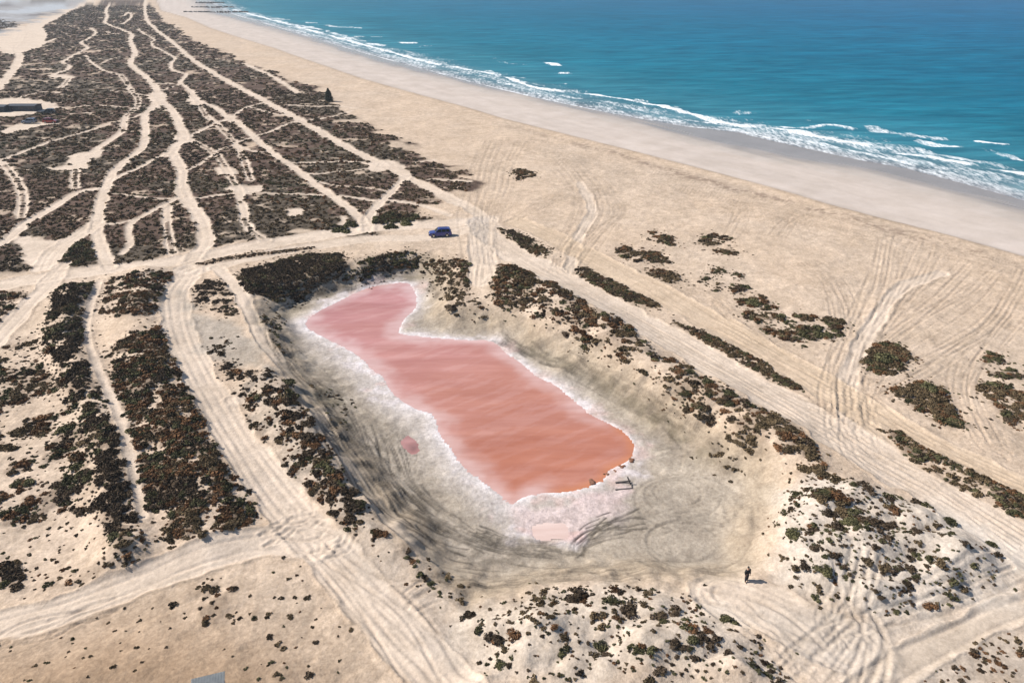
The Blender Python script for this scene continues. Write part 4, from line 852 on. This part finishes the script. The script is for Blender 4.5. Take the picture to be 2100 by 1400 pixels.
def shrub_label(i):
    x, y, r, col, zn, hz = plants[i]; q = r / med[zn]
    where = LABELS[zn]; pt = np.array([[x, y]])
    def side(L):
        j = np.argmin(((L - pt) ** 2).sum(1)); return x - L[j, 0]
    if zn == 'left_row': d = side(LROW1); where = 'on the %s of the broad shrub row' % ('wide track side' if d > 1.2 else 'footpath side' if d < -1.2 else 'middle crest')
    if zn == 'left_scatter': where = 'on open sand west of the narrow dark row' + (', close to the row' if side(LROW2) > -7 else ', well away from it')
    if zn == 'west_bank': where = 'on the strip between wide track and pond' + (', on the pond side' if side(WROW) > .5 else ', on the track side')
    if zn == 'left_dark_row': where = 'on the %s side of the narrow dark row' % ('footpath' if side(LROW2) > 0 else 'open sand')
    if zn == 'mound_east': where = 'on the %s of the pale hummocky eastern mound' % ('pond side' if x < M1[:, 0].mean() - 4 else 'coast road side' if y > M1[:, 1].mean() + 2 else 'tan track side')
    if zn == 'mound_south': where = 'on the %s of the pale southern mound' % ('pond-facing rim' if y > M2[:, 1].mean() + 3 else 'wide track side' if x < M2[:, 0].mean() else 'open eastern flank')
    if zn == 'east': j = int(np.argmin(((EBANK - pt) ** 2).sum(1)) / len(EBANK) * 3); where = 'on the sandy bank east of the pond, ' + ('near the pond corner', 'halfway along', 'near the mound')[min(j, 2)]
    return ('' if len(where.split()) > 12 else 'big ' if q > 1.35 else 'small ' if q < .85 else '') + ('brown', 'rust brown', 'olive green', 'blackish')[col] + ' shrub ' + where
for i in sorted(single):
    x, y, r, col, zn, hz = plants[i]
    o = link('shrub', SH_BIG[col][random.randrange(4)], label=shrub_label(i), category='shrub', group=('beach clump ' + zn[6:] if zn.startswith('beach_') else zn.replace('_', ' ')) + ' shrubs')
    o.location = (x, y, pz_[i] - .03); s = r / .95; o.scale = (s * random.uniform(.9, 1.15), s * random.uniform(.9, 1.1), s * random.uniform(.75, 1.05)); o.rotation_euler = (0, 0, random.uniform(0, 6.28))

def scatter(name, x, y, zv, sx, sz, kind_idx, tmpl, mats, **props):
    """one 'stuff' object: template clumps and loose points in a single mesh, instanced by geometry nodes"""
    V = []; Fq = []; tid_ = []; mi = []; n = 0
    for k, (v, f, m) in enumerate(tmpl):
        V.append(v); Fq.append(f + n); tid_ += [k] * len(v); mi += [m] * len(f); n += len(v)
    V = np.concatenate(V + [np.stack([x, y, zv], 1)])
    me = fastmesh(name, V, np.concatenate(Fq), mats=mats, smooth_=False)
    me.polygons.foreach_set('material_index', np.array(mi, np.int32))
    np_ = len(x); pid = np.concatenate([np.full(n, -1), kind_idx]).astype(np.int32); tt = np.concatenate([np.array(tid_), np.full(np_, -1)]).astype(np.int32)
    for nm, arr in (('pid', pid), ('tid', tt)):
        a = me.attributes.new(nm, 'INT', 'POINT'); a.data.foreach_set('value', arr)
    sv = np.zeros((n + np_, 3), np.float32); sv[n:, 0] = sx; sv[n:, 1] = sx * rng.uniform(.85, 1.2, np_); sv[n:, 2] = sz
    a = me.attributes.new('scl', 'FLOAT_VECTOR', 'POINT'); a.data.foreach_set('vector', sv.ravel())
    rv = np.zeros((n + np_, 3), np.float32); rv[n:, 2] = rng.uniform(0, 6.28, np_)
    a = me.attributes.new('rot', 'FLOAT_VECTOR', 'POINT'); a.data.foreach_set('vector', rv.ravel())
    o = link(name, me, **props)
    g = bpy.data.node_groups.new(name, 'GeometryNodeTree'); g.interface.new_socket('Geometry', in_out='INPUT', socket_type='NodeSocketGeometry'); g.interface.new_socket('Geometry', in_out='OUTPUT', socket_type='NodeSocketGeometry')
    gi = g.nodes.new('NodeGroupInput'); go = g.nodes.new('NodeGroupOutput'); jn = g.nodes.new('GeometryNodeJoinGeometry')
    def named(nm, ty):
        a = g.nodes.new('GeometryNodeInputNamedAttribute'); a.data_type = ty; a.inputs[0].default_value = nm
        return a.outputs['Attribute']
    for k in range(len(tmpl)):
        parts = []
        for nm in ('pid', 'tid'):
            cp = g.nodes.new('FunctionNodeCompare'); cp.data_type = 'INT'; cp.operation = 'EQUAL'
            ia = [s for s in cp.inputs if s.type == 'INT']; g.links.new(named(nm, 'INT'), ia[0]); ia[1].default_value = k
            sg = g.nodes.new('GeometryNodeSeparateGeometry'); sg.domain = 'POINT'; g.links.new(gi.outputs[0], sg.inputs[0]); g.links.new(cp.outputs[0], sg.inputs['Selection']); parts.append(sg.outputs[0])
        ip = g.nodes.new('GeometryNodeInstanceOnPoints'); g.links.new(parts[0], ip.inputs['Points']); g.links.new(parts[1], ip.inputs['Instance'])
        g.links.new(named('rot', 'FLOAT_VECTOR'), ip.inputs['Rotation']); g.links.new(named('scl', 'FLOAT_VECTOR'), ip.inputs['Scale'])
        g.links.new(ip.outputs[0], jn.inputs[0])
    g.links.new(jn.outputs[0], go.inputs[0])
    md = o.modifiers.new('scatter', 'NODES'); md.node_group = g
    return o
rest = np.array([i for i in range(len(plants)) if i not in single])
TM = []
for k in range(4):
    for j in range(3):
        V, Fq = shrub_mesh('', 170, None, 2000 + k * 10 + j, (.42, .5, .36)[j], .17, 2); TM.append((V, Fq, k))
rc = np.array([plants[i][3] for i in rest])
scatter('low_shrubs', px_[rest], py_[rest], pz_[rest], pr_[rest] / .95, pr_[rest] / .95 * rng.uniform(.75, 1.15, len(rest)), rc * 3 + rng.integers(0, 3, len(rest)), TM, ML, kind='stuff', label='many small brown shrubs and tufts dotted over the sand', category='shrubs')

# far plain of scrub
def far_scatter(ylo, yhi, dens, r0, r1):
    P = SCRUB; xa, xb = P[:, 0].min(), P[:, 0].max(); n = int((xb - xa) * (yhi - ylo) * dens)
    x = rng.uniform(xa, xb, n); y = rng.uniform(ylo, yhi, n)
    k = (np.abs(x) < (y * cP + CAM_H * sP) * .75 + 6); x, y = x[k], y[k]
    d = sdpoly(P, x, y, 10) + (fbm(x * .45, y, 9, 3, 61) - .5) * 14 * sstep(60, 140, y)
    pf = fbm(x * .8, y, 8, 4, 201) + .12 * (fbm(x, y, 40, 2, 205) - .5) + .2 * sstep(-7, 0, sdpoly(P, x, y, 4)) * (x > -60)
    k = (d < 0) & (pf < .71 + rng.uniform(-.03, .05, len(x))); x, y = x[k], y[k]
    t_, _, _, _ = trackfield(x, y); k = t_ < .3; x, y = x[k], y[k]
    return x, y, rng.uniform(r0, r1, len(x))
parts_ = [far_scatter(95, 200, 1.25, .22, .62), far_scatter(200, 330, .55, .3, .85), far_scatter(330, 1000, .12, .5, 1.3)]
fx = np.concatenate([p[0] for p in parts_]); fy = np.concatenate([p[1] for p in parts_]); fr_ = np.concatenate([p[2] for p in parts_])
fz = ground_z(fx, fy)
TF = []
for k in range(4):
    for j in range(2):
        V, Fq = shrub_mesh('', 60, None, 3000 + k * 10 + j, .5, .28, 0); TF.append((V, Fq, k))
tone_n = fbm(fx, fy, 30, 2, 95) * .8 + rng.uniform(0, 1, len(fx)) * .4 - .1
kc = np.select([tone_n < .30, tone_n < .66, tone_n < .78], [3, 0, 1], 2)
scatter('scrub_cover', fx, fy, fz, fr_, np.minimum(fr_, .9) * rng.uniform(.6, 1.2, len(fx)), kc * 2 + rng.integers(0, 2, len(fx)), TF, ML, kind='stuff', label='low dark brown scrub covering the plain between the sand tracks', category='scrub')

#OBJECTS#
# ------------------------------------------------------------------ built things
def bm_obj(name, bm, mat, parent=None, **props):
    me = bpy.data.meshes.new(name); bm.normal_update(); bm.to_mesh(me); bm.free(); me.materials.append(mat); return link(name, me, parent, **props)
def empty(name, loc, rz=0., **props):
    o = link(name, None, **props); o.location = loc; o.rotation_euler = (0, 0, rz); return o
def box(bm, c, d, rot=None, bevel=0.):
    r = bmesh.ops.create_cube(bm, size=1.0); vs = r['verts']
    for v in vs: v.co = Vector((v.co.x * d[0], v.co.y * d[1], v.co.z * d[2]))
    if bevel:
        es = list({e for v in vs for e in v.link_edges}); g = bmesh.ops.bevel(bm, geom=es, offset=bevel, segments=2, affect='EDGES'); vs = list({v for f in g['faces'] for v in f.verts} | {v for v in vs if v.is_valid})
    for v in vs:
        p = v.co
        if rot: p = rot @ p
        v.co = p + Vector(c)
    return vs
def prism(bm, prof, y0, y1, inset=0.):
    """side profile (x,z) drawn across the width; the upper points pulled in by inset"""
    zs = [p[1] for p in prof]; lo, hi = min(zs), max(zs)
    def w(y, zv): return y * (1 - inset * (zv - lo) / (hi - lo))
    A = [bm.verts.new((x, w(y0, zv), zv)) for x, zv in prof]; B = [bm.verts.new((x, w(y1, zv), zv)) for x, zv in prof]
    n = len(prof); bm.faces.new(A); bm.faces.new(B[::-1])
    for i in range(n): bm.faces.new((A[i], B[i], B[(i + 1) % n], A[(i + 1) % n]))
    bmesh.ops.recalc_face_normals(bm, faces=bm.faces)
def wheel_bm(r, wd, y):
    bm = bmesh.new(); g = bmesh.ops.create_cone(bm, cap_ends=True, segments=20, radius1=r, radius2=r, depth=wd)
    bmesh.ops.bevel(bm, geom=[e for e in bm.edges if len(e.link_faces) == 2 and any(len(f.verts) > 4 for f in e.link_faces)], offset=.04, segments=2, affect='EDGES')
    for v in bm.verts: v.co = Vector((v.co.x, v.co.z, v.co.y))
    return bm
MGLASS = plain('car_glass', (.012, .014, .018), .06, 0, .05); MTYRE = plain('tyre_rubber', (.02, .02, .02), .8); MRIM = plain('alloy_rim', (.5, .5, .52), .3, .9); MBLACK = plain('black_plastic', (.02, .02, .022), .55)
MLAMP = plain('lamp_lens', (.8, .8, .78), .12); MRED = plain('tail_lens', (.35, .02, .02), .2)
def make_car(px, py, rz, paint, label, group=None):
    x, y = atg(px, py); zv = ground_z(x, y)[0]
    kw = dict(label=label, category='car')
    if group: kw['group'] = group
    c = empty('parked_car', (x[0], y[0], zv - .02), rz, **kw)
    bm = bmesh.new()
    prof = [(-2.3,.42),(-2.32,.72),(-2.18,.9),(-1.1,1.03),(2.16,1.08),(2.28,.95),(2.3,.45),(2.1,.32),(1.82,.32)]
    prof += [(1.35 + .42 * math.cos(a), .34 + .42 * math.sin(a)) for a in np.linspace(0.05, math.pi - .05, 8)] + [(.9,.3),(-.95,.3)]
    prof += [(-1.4 + .42 * math.cos(a), .34 + .42 * math.sin(a)) for a in np.linspace(0.05, math.pi - .05, 8)] + [(-1.86,.32),(-2.1,.32)]
    prism(bm, prof, -.92, .92, .06); body = bm_obj('body', bm, paint, c)
    bv = body.modifiers.new('soft', 'BEVEL'); bv.width = .05; bv.segments = 2; bv.limit_method = 'ANGLE'
    bm = bmesh.new(); prism(bm, [(-1.12,1.0),(-.42,1.68),(.1,1.74),(1.75,1.72),(2.02,1.6),(2.16,1.05)], -.86, .86, .18); cab = bm_obj('cabin', bm, paint, c)
    bv = cab.modifiers.new('soft', 'BEVEL'); bv.width = .05; bv.segments = 2; bv.limit_method = 'ANGLE'
    for sg in (-1, 1):                                            # side windows
        for xa, xb, xc, xd in ((-.86,-.36,.22,.22),(.32,.32,1.12,1.12),(1.22,1.22,1.72,1.95)):
            bm = bmesh.new(); f = lambda zv: sg * (.86 * (1 - .18 * (zv - 1.0) / .74) + .012)
            vs = [bm.verts.new(p) for p in ((xa, f(1.1), 1.1), (xb, f(1.6), 1.6), (xc, f(1.62), 1.62), (xd, f(1.1), 1.1))]; fc = bm.faces.new(vs if sg < 0 else vs[::-1])
            bmesh.ops.solidify(bm, geom=bm.faces[:], thickness=.015); bm_obj('window', bm, MGLASS, c)
        bm = bmesh.new(); box(bm, (-.78, sg * 1.0, 1.12), (.14, .18, .12), None, .03); bm_obj('mirror', bm, paint, c)
        bm = bmesh.new(); box(bm, (-2.24, sg * .66, .78), (.16, .34, .16), None, .03); bm_obj('headlight', bm, MLAMP, c)
        bm = bmesh.new(); box(bm, (2.24, sg * .74, .9), (.12, .2, .26), None, .03); bm_obj('tail_light', bm, MRED, c)
        for xw in (-1.4, 1.35):
            w_ = bm_obj('wheel', wheel_bm(.34, .22, 0), MTYRE, c); w_.location = (xw, sg * .82, .34)
            bm = wheel_bm(.2, .03, 0); r_ = bm_obj('rim', bm, MRIM, w_); r_.location = (0, sg * .11, 0)
        bm = bmesh.new(); box(bm, (.6, sg * .5, 1.775), (1.7, .04, .04), None, .01); bm_obj('roof_rail', bm, MBLACK, c)
    for xa, za, xb, zb, nm in ((-1.08, 1.08, -.47, 1.64, 'windscreen'), (2.155, 1.12, 2.04, 1.56, 'rear_window')):
        bm = bmesh.new(); o_ = -.02 if xa < 0 else .02
        wa, wb = .86 * (1 - .18 * (za - 1) / .74) - .08, .86 * (1 - .18 * (zb - 1) / .74) - .08
        vs = [bm.verts.new(p) for p in ((xa + o_, -wa, za + .02), (xa + o_, wa, za + .02), (xb + o_, wb, zb + .02), (xb + o_, -wb, zb + .02))]; bm.faces.new(vs if xa > 0 else vs[::-1])
        bmesh.ops.solidify(bm, geom=bm.faces[:], thickness=.015); bm_obj(nm, bm, MGLASS, c)
    for xw, nm in ((-2.33, 'bumper'), (2.31, 'bumper')):
        bm = bmesh.new(); box(bm, (xw, 0, .5), (.14, 1.78, .24), None, .05); bm_obj(nm, bm, MBLACK, c)
    bm = bmesh.new(); box(bm, (-2.3, 0, .72), (.06, .8, .14), None, .02); bm_obj('grille', bm, MBLACK, c)
    return c
def paint(name, col):
    m = plain(name, col, .28, .2, .04); m.node_tree.nodes['Principled BSDF'].inputs['Coat Weight'].default_value = .6; return m
make_car(903, 483, R(8), paint('blue_paint', (.02, .032, .21)), 'dark blue car parked at the end of the cross track')
make_car(100, 233, R(14), paint('dark_grey_paint', (.05, .06, .065)), 'dark grey car standing in scrub next to the long dark sheds')
make_car(61, 253, R(4), paint('grey_blue_paint', (.16, .19, .26)), 'grey blue car on the edge of the bare sand patch')
make_car(104, 252, R(184), paint('red_paint', (.28, .03, .025)), 'red car on the edge of the bare sand patch')

# person
MSKIN = plain('skin', (.36, .21, .14), .55, 0, .05); MCLOTH = plain('black_cloth', (.018, .018, .02), .9); MJEAN = plain('dark_trousers', (.022, .022, .028), .9); MHAIR = plain('dark_hair', (.012, .01, .009), .6); MSHOE = plain('shoe', (.03, .028, .026), .7)
def skin(name, verts, edges, radii, mat, parent, root=0, sub=2):
    me = bpy.data.meshes.new(name); me.from_pydata(verts, edges, []); o = link(name, me, parent); me.materials.append(mat)
    m = o.modifiers.new('skin', 'SKIN'); m.use_smooth_shade = True
    for i, r in enumerate(radii): me.skin_vertices[0].data[i].radius = r if isinstance(r, tuple) else (r, r)
    for i in range(len(verts)): me.skin_vertices[0].data[i].use_root = (i == root)
    sbd = o.modifiers.new('sub', 'SUBSURF'); sbd.levels = sub; sbd.render_levels = sub
    return o
x, y = atg(1530, 1191)
pz = ground_z(x, y)[0]
per = empty('person', (x[0], y[0], pz), R(200), label='standing person in black clothing at the sandy corner of the pond basin', category='person')
v = [(0,0,.95),(0,0,1.12),(0,.0,1.32),(0,0,1.45),(0,.01,1.53),(0,.015,1.63),(0,.01,1.72)]; e = [(0,1),(1,2),(2,3),(3,4),(4,5),(5,6)]; r = [(.15,.11),(.135,.10),(.165,.11),(.10,.08),(.055,.055),(.085,.10),(.07,.08)]
def addv(p, pr, rad):
    v.append(p); r.append(rad); e.append((pr, len(v) - 1)); return len(v) - 1
for sg in (-1, 1):
    hp = addv((sg * .10, 0, .88), 0, .095); kn = addv((sg * .11, .02 * sg, .50), hp, .062); an = addv((sg * .12, -.01 + .05 * sg, .10), kn, .042); addv((sg * .13, .13 + .05 * sg, .04), an, .038)
    sh = addv((sg * .19, 0, 1.40), 3, .065); el = addv((sg * .26, -.03, 1.13), sh, .048); wr = addv((sg * .25, .09, .90), el, .034); pm = addv((sg * .245, .12, .83), wr, (.035, .018))
    for k in range(4):
        f1 = addv((sg * .245, .09 + .02 * k + .005, .775 - (.005 if k in (0, 3) else 0)), pm, .009); addv((sg * .232, .092 + .02 * k, .735 + (.012 if k == 0 else .006 if k == 3 else 0)), f1, .008)
    th = addv((sg * .225, .155, .82), pm, .010); addv((sg * .215, .17, .785), th, .009)
skin('body', v, e, r, MSKIN, per)
skin('shirt', [(0,0,.93),(0,0,1.12),(0,0,1.32),(0,0,1.44),(.19,0,1.40),(.262,-.03,1.13),(.255,.08,.93),(-.19,0,1.40),(-.262,-.03,1.13),(-.255,.08,.93)], [(0,1),(1,2),(2,3),(3,4),(4,5),(5,6),(3,7),(7,8),(8,9)], [(.215,.17),(.20,.165),(.225,.165),(.15,.13),.11,.085,.065,.11,.085,.065], MCLOTH, per)
skin('trousers', [(0,0,.98),(0,0,.90),(.10,0,.85),(.11,.02,.50),(.12,.04,.09),(-.10,0,.85),(-.11,-.02,.50),(-.12,-.06,.09)], [(0,1),(1,2),(2,3),(3,4),(1,5),(5,6),(6,7)], [(.19,.15),(.20,.16),.14,.10,.08,.14,.10,.08], MJEAN, per)
for sg in (-1, 1):
    bm = bmesh.new(); box(bm, (sg * .128, .05 + .05 * sg, .045), (.10, .27, .09), None, .035); bm_obj('shoe', bm, MSHOE, per)
bm = bmesh.new(); bmesh.ops.create_uvsphere(bm, u_segments=16, v_segments=10, radius=1)
for vv in bm.verts:
    vv.co = Vector((vv.co.x * .098, vv.co.y * .112 - .02, vv.co.z * .105 + 1.70))
    if vv.co.y > .05 and vv.co.z < 1.72: vv.co.y = .045
bm_obj('hair', bm, MHAIR, per)
bm = bmesh.new(); box(bm, (0, .125, 1.625), (.026, .03, .04), None, .008); bm_obj('nose', bm, MSKIN, per)
for sg in (-1, 1):
    bm = bmesh.new(); bmesh.ops.create_uvsphere(bm, u_segments=8, v_segments=6, radius=.012); [setattr(q, 'co', q.co + Vector((sg * .034, .108, 1.655))) for q in bm.verts]; bm_obj('eye', bm, MHAIR, per)
    bm = bmesh.new(); box(bm, (sg * .092, 0, 1.63), (.016, .035, .06), None, .006); bm_obj('ear', bm, MSKIN, per)
bm = bmesh.new(); box(bm, (0, .112, 1.578), (.05, .012, .012), None, .004); bm_obj('mouth', bm, plain('lips', (.25, .1, .08)), per)

# lone dark tree at the top of the beach
x, y = atg(675, 208); zt = ground_z(x, y)[0]
tr = empty('lone_tree', (x[0], y[0], zt), 0, label='lone dark conical evergreen tree at the landward edge of the beach', category='tree')
MBARK = plain('bark', (.07, .05, .038), .9); MEVER = leaf_material('evergreen_foliage', (.010,.014,.010), (.026,.034,.022), (.035,.04,.028))
bm = bmesh.new(); bmesh.ops.create_cone(bm, cap_ends=True, segments=8, radius1=.18, radius2=.05, depth=4.2); [setattr(q, 'co', q.co + Vector((0, 0, 1.9))) for q in bm.verts]
for k in range(9):
    a = k * 2.4; z0 = 1.0 + .3 * k; d = Vector((math.cos(a), math.sin(a), .35)).normalized(); L = 1.3 * (1 - k / 12)
    g = bmesh.ops.create_cone(bm, cap_ends=True, segments=5, radius1=.05, radius2=.015, depth=L); q_ = d.to_track_quat('Z', 'Y').to_matrix()
    for q in g['verts']: q.co = q_ @ (q.co + Vector((0, 0, L / 2))) + Vector((0, 0, z0))
bm_obj('trunk', bm, MBARK, tr)
V = []; Fq = []; rr = np.random.default_rng(5)
for i in range(2600):
    zz_ = rr.uniform(.25, 5.0); h = zz_ / 5.0
    rad = (2.0 * (1 - h) ** .75 * min(1, .45 + h * 3) + .12) * (.75 + .5 * vnoise(np.array([h * 7.]), np.array([rr.uniform(0, 1) * 3]), 4)[0])
    a = rr.uniform(0, 6.28); q = rad * rr.uniform(.3, 1) ** .5; p = np.array([q * math.cos(a), q * math.sin(a), zz_])
    nn = np.array([math.cos(a), math.sin(a), .5]) + rr.normal(0, .5, 3); nn /= np.linalg.norm(nn); u = np.cross(nn, rr.normal(0, 1, 3)); u /= np.linalg.norm(u); w2 = np.cross(nn, u); sz = rr.uniform(.1, .22); b = len(V)
    V += [p - u * sz - w2 * sz * .4, p + u * sz * .2 - w2 * sz * .7, p + u * sz + w2 * sz * .3, p + w2 * sz * .7]; Fq.append((b, b + 1, b + 2, b + 3))
link('crown', fastmesh('crown', V, Fq, mats=[MEVER], smooth_=False), tr)

# long dark sheds by the bare patch
MWALL = plain('dark_blue_grey_boards', (.035, .045, .06), .7, 0, .25, 2.); MROOF = plain('dark_sheet_roof', (.028, .032, .042), .5, .2, .25, 1.5); MPALE = plain('pale_door', (.55, .6, .6), .6); MWIN = plain('shed_window', (.02, .025, .05), .15)
def shed(pxa, pxb, py, hgt, label):
    xa, ya = atg(pxa, py); xb, yb = atg(pxb, py); L = xb[0] - xa[0]; cx_, cy_ = (xa[0] + xb[0]) / 2, ya[0]
    zb = ground_z(np.array([cx_]), np.array([cy_ + 2]))[0] - .1
    s_ = empty('shed', (cx_, cy_ + 2.4, zb), 0, label=label, category='shed')
    bm = bmesh.new(); box(bm, (0, 0, hgt / 2), (L, 4.6, hgt)); bm_obj('wall', bm, MWALL, s_)
    bm = bmesh.new(); prism(bm, [(-2.6, hgt + .004), (2.6, hgt + .004), (2.6, hgt + .12), (0, hgt + .5), (-2.6, hgt + .12)], -L / 2 - .2, L / 2 + .2)
    for q in bm.verts: q.co = Vector((q.co.y, q.co.x, q.co.z))
    bmesh.ops.recalc_face_normals(bm, faces=bm.faces); bm_obj('roof', bm, MROOF, s_)
    n = max(2, int(L / 3))
    for k in range(n):
        xx = -L / 2 + (k + .5) * L / n
        if k == 0:
            bm = bmesh.new(); box(bm, (xx, -2.32, .88), (.9, .06, 1.7)); d_ = bm_obj('door', bm, MPALE if 'pale door' in label else MWIN, s_)
            bm = bmesh.new(); box(bm, (xx + .36, -2.37, 1.0), (.06, .06, .16)); bm_obj('handle', bm, MRIM, d_)
        else:
            bm = bmesh.new(); box(bm, (xx, -2.31, 1.2), (1.3, .05, .7)); w_ = bm_obj('window', bm, MWIN, s_)
            bm = bmesh.new(); box(bm, (xx, -2.36, .81), (1.5, .12, .06)); bm_obj('sill', bm, MROOF, w_)
    return s_
shed(-45, 10.5, 230, 2.0, 'long dark shed with one pale door by the bare sand')
sh2 = shed(16, 74, 228, 1.9, 'long dark blue shed with a row of windows beside scrub')

# rock groynes running into the sea
MROCK = plain('groyne_rock', (.075, .068, .066), .85, 0, .35, .4)
for k, (pa, pb, py, lab) in enumerate(((378, 512, 25.5, 'longest dark rock groyne, nearest of three across the beach'), (392, 486, 15.5, 'middle dark rock groyne between two others on the beach'), (402, 462, 6.5, 'shortest dark rock groyne, farthest along the beach'))):
    xa, ya = at(pa, py, -.3); xb, yb = at(pb, py, -.5); L = float(xb - xa); rr = np.random.default_rng(60 + k); bm = bmesh.new()
    for i in range(int(L * 1.5)):
        tt = rr.uniform(0, 1); off_ = rr.normal(0, 1.7); sz = rr.uniform(.9, 1.7)
        g = bmesh.ops.create_icosphere(bm, subdivisions=1, radius=sz); top = 1.3 - .35 * abs(off_)
        for q in g['verts']: q.co = Vector((q.co.x * rr.uniform(.75, 1.2), q.co.y * rr.uniform(.75, 1.2), q.co.z * rr.uniform(.6, .9))) + Vector((tt * L, off_, top - .6))
    bm_obj('rock_groyne', bm, MROCK, None, label=lab, category='groyne', group='rock groynes').location = (float(xa), float(ya), SEA_Z)

# weathered timbers at the orange end of the pond
MWOOD = plain('weathered_wood', (.085, .075, .07), .85, 0, .3, 5.)
x0_, y0_ = atg(1292, 990); zf = ground_z(x0_, y0_)[0]
wf = empty('broken_timber_frame', (x0_[0], y0_[0], zf), 0, label='broken frame of weathered timbers on salt by the orange end of the pond', category='timber frame')
def beam(p, q, wd, nm):
    p, q = Vector(p), Vector(q); d = q - p; bm = bmesh.new(); box(bm, (0, 0, 0), (wd, wd * .8, d.length), None, .015); o = bm_obj(nm, bm, MWOOD, wf); o.location = (p + q) / 2; o.rotation_euler = d.to_track_quat('Z', 'Y').to_euler(); return o
def rel(a, b):
    xx, yy = atg(a, b); return (xx[0] - x0_[0], yy[0] - y0_[0])
a, b = rel(1262, 990), rel(1293, 988); beam((*a, .12), (*b, .22), .16, 'beam')
a, b = rel(1262, 1004), rel(1297, 1001); beam((*a, .07), (*b, .07), .16, 'beam')
a = rel(1294, 993); beam((*a, -.1), (a[0] - .42, a[1] + .25, .95), .14, 'post'); b = rel(1297, 1002); beam((*rel(1294, 991), .1), (*b, .1), .12, 'beam')

# crusted clods along the orange edge
MCLOD = plain('rusty_clod', (.2, .09, .05), .8, 0, .4, 3.)
for k, (pa, pb, sz) in enumerate(((1216,990,.28),(1243,972,.18),(1276,957,.2),(1296,943,.26),(1262,964,.14))):
    xx, yy = atg(pa, pb); rr = np.random.default_rng(80 + k); bm = bmesh.new()
    for i in range(5):
        g = bmesh.ops.create_icosphere(bm, subdivisions=2, radius=sz * rr.uniform(.5, 1)); o_ = rr.normal(0, sz * .7, 2)
        for q in g['verts']: q.co = Vector((q.co.x * 1.2, q.co.y, q.co.z * .55)) * float(1 + .25 * math.sin(q.co.x * 9 + i) * math.cos(q.co.y * 8)) + Vector((o_[0], o_[1], sz * .15))
    bm_obj('mud_clod', bm, MCLOD, None, label='rusty brown crusted clod at the orange edge of the pond', category='clod', group='clods along the orange pond edge').location = (xx[0], yy[0], POND_Z + .02)

# little hut with a flat grey roof at the foot of the sand slope
xx, yy = at(428, 1424, 1.5); zb = float(ground_z(np.array([float(xx)]), np.array([float(yy)]))[0])
hut = empty('small_hut', (float(xx), float(yy), zb), R(17), label='small hut with a flat grey metal roof on the sand slope', category='hut')
MHR = plain('grey_metal_roof', (.30, .32, .33), .45, .3, .12, 2.); MHW = plain('grey_panel', (.25, .25, .25), .7)
bm = bmesh.new(); box(bm, (0, 0, .72), (2.1, 2.3, 1.46)); bm_obj('wall', bm, MHW, hut)
bm = bmesh.new()
n = 24; Vt = []
for i in range(n + 1):
    xq = -1.2 + 2.4 * i / n; zq = 1.52 + .006 * (i % 2); Vt.append((bm.verts.new((xq, -1.3, zq)), bm.verts.new((xq, 1.3, zq))))
for i in range(n): bm.faces.new((Vt[i][0], Vt[i + 1][0], Vt[i + 1][1], Vt[i][1]))
bmesh.ops.solidify(bm, geom=bm.faces[:], thickness=.04); bm_obj('roof', bm, MHR, hut)
bm = bmesh.new(); box(bm, (0, -1.17, .66), (.8, .05, 1.3)); d_ = bm_obj('door', bm, MPALE, hut); bm = bmesh.new(); box(bm, (.3, -1.21, .7), (.05, .05, .14)); bm_obj('handle', bm, MRIM, d_)

# ------------------------------------------------------------------ air
hz = bpy.data.materials.new('haze_air'); hz.use_nodes = True; t = hz.node_tree; t.nodes.clear()
o_ = t.nodes.new('ShaderNodeOutputMaterial'); pv = t.nodes.new('ShaderNodeVolumePrincipled'); pv.inputs['Color'].default_value = (.86, .92, 1., 1); pv.inputs['Density'].default_value = .00012; pv.inputs['Anisotropy'].default_value = .2
t.links.new(pv.outputs[0], o_.inputs['Volume'])
bm = bmesh.new(); box(bm, (0, 9000, 26), (60000, 24000, 70)); bm_obj('haze', bm, hz, None, kind='stuff')
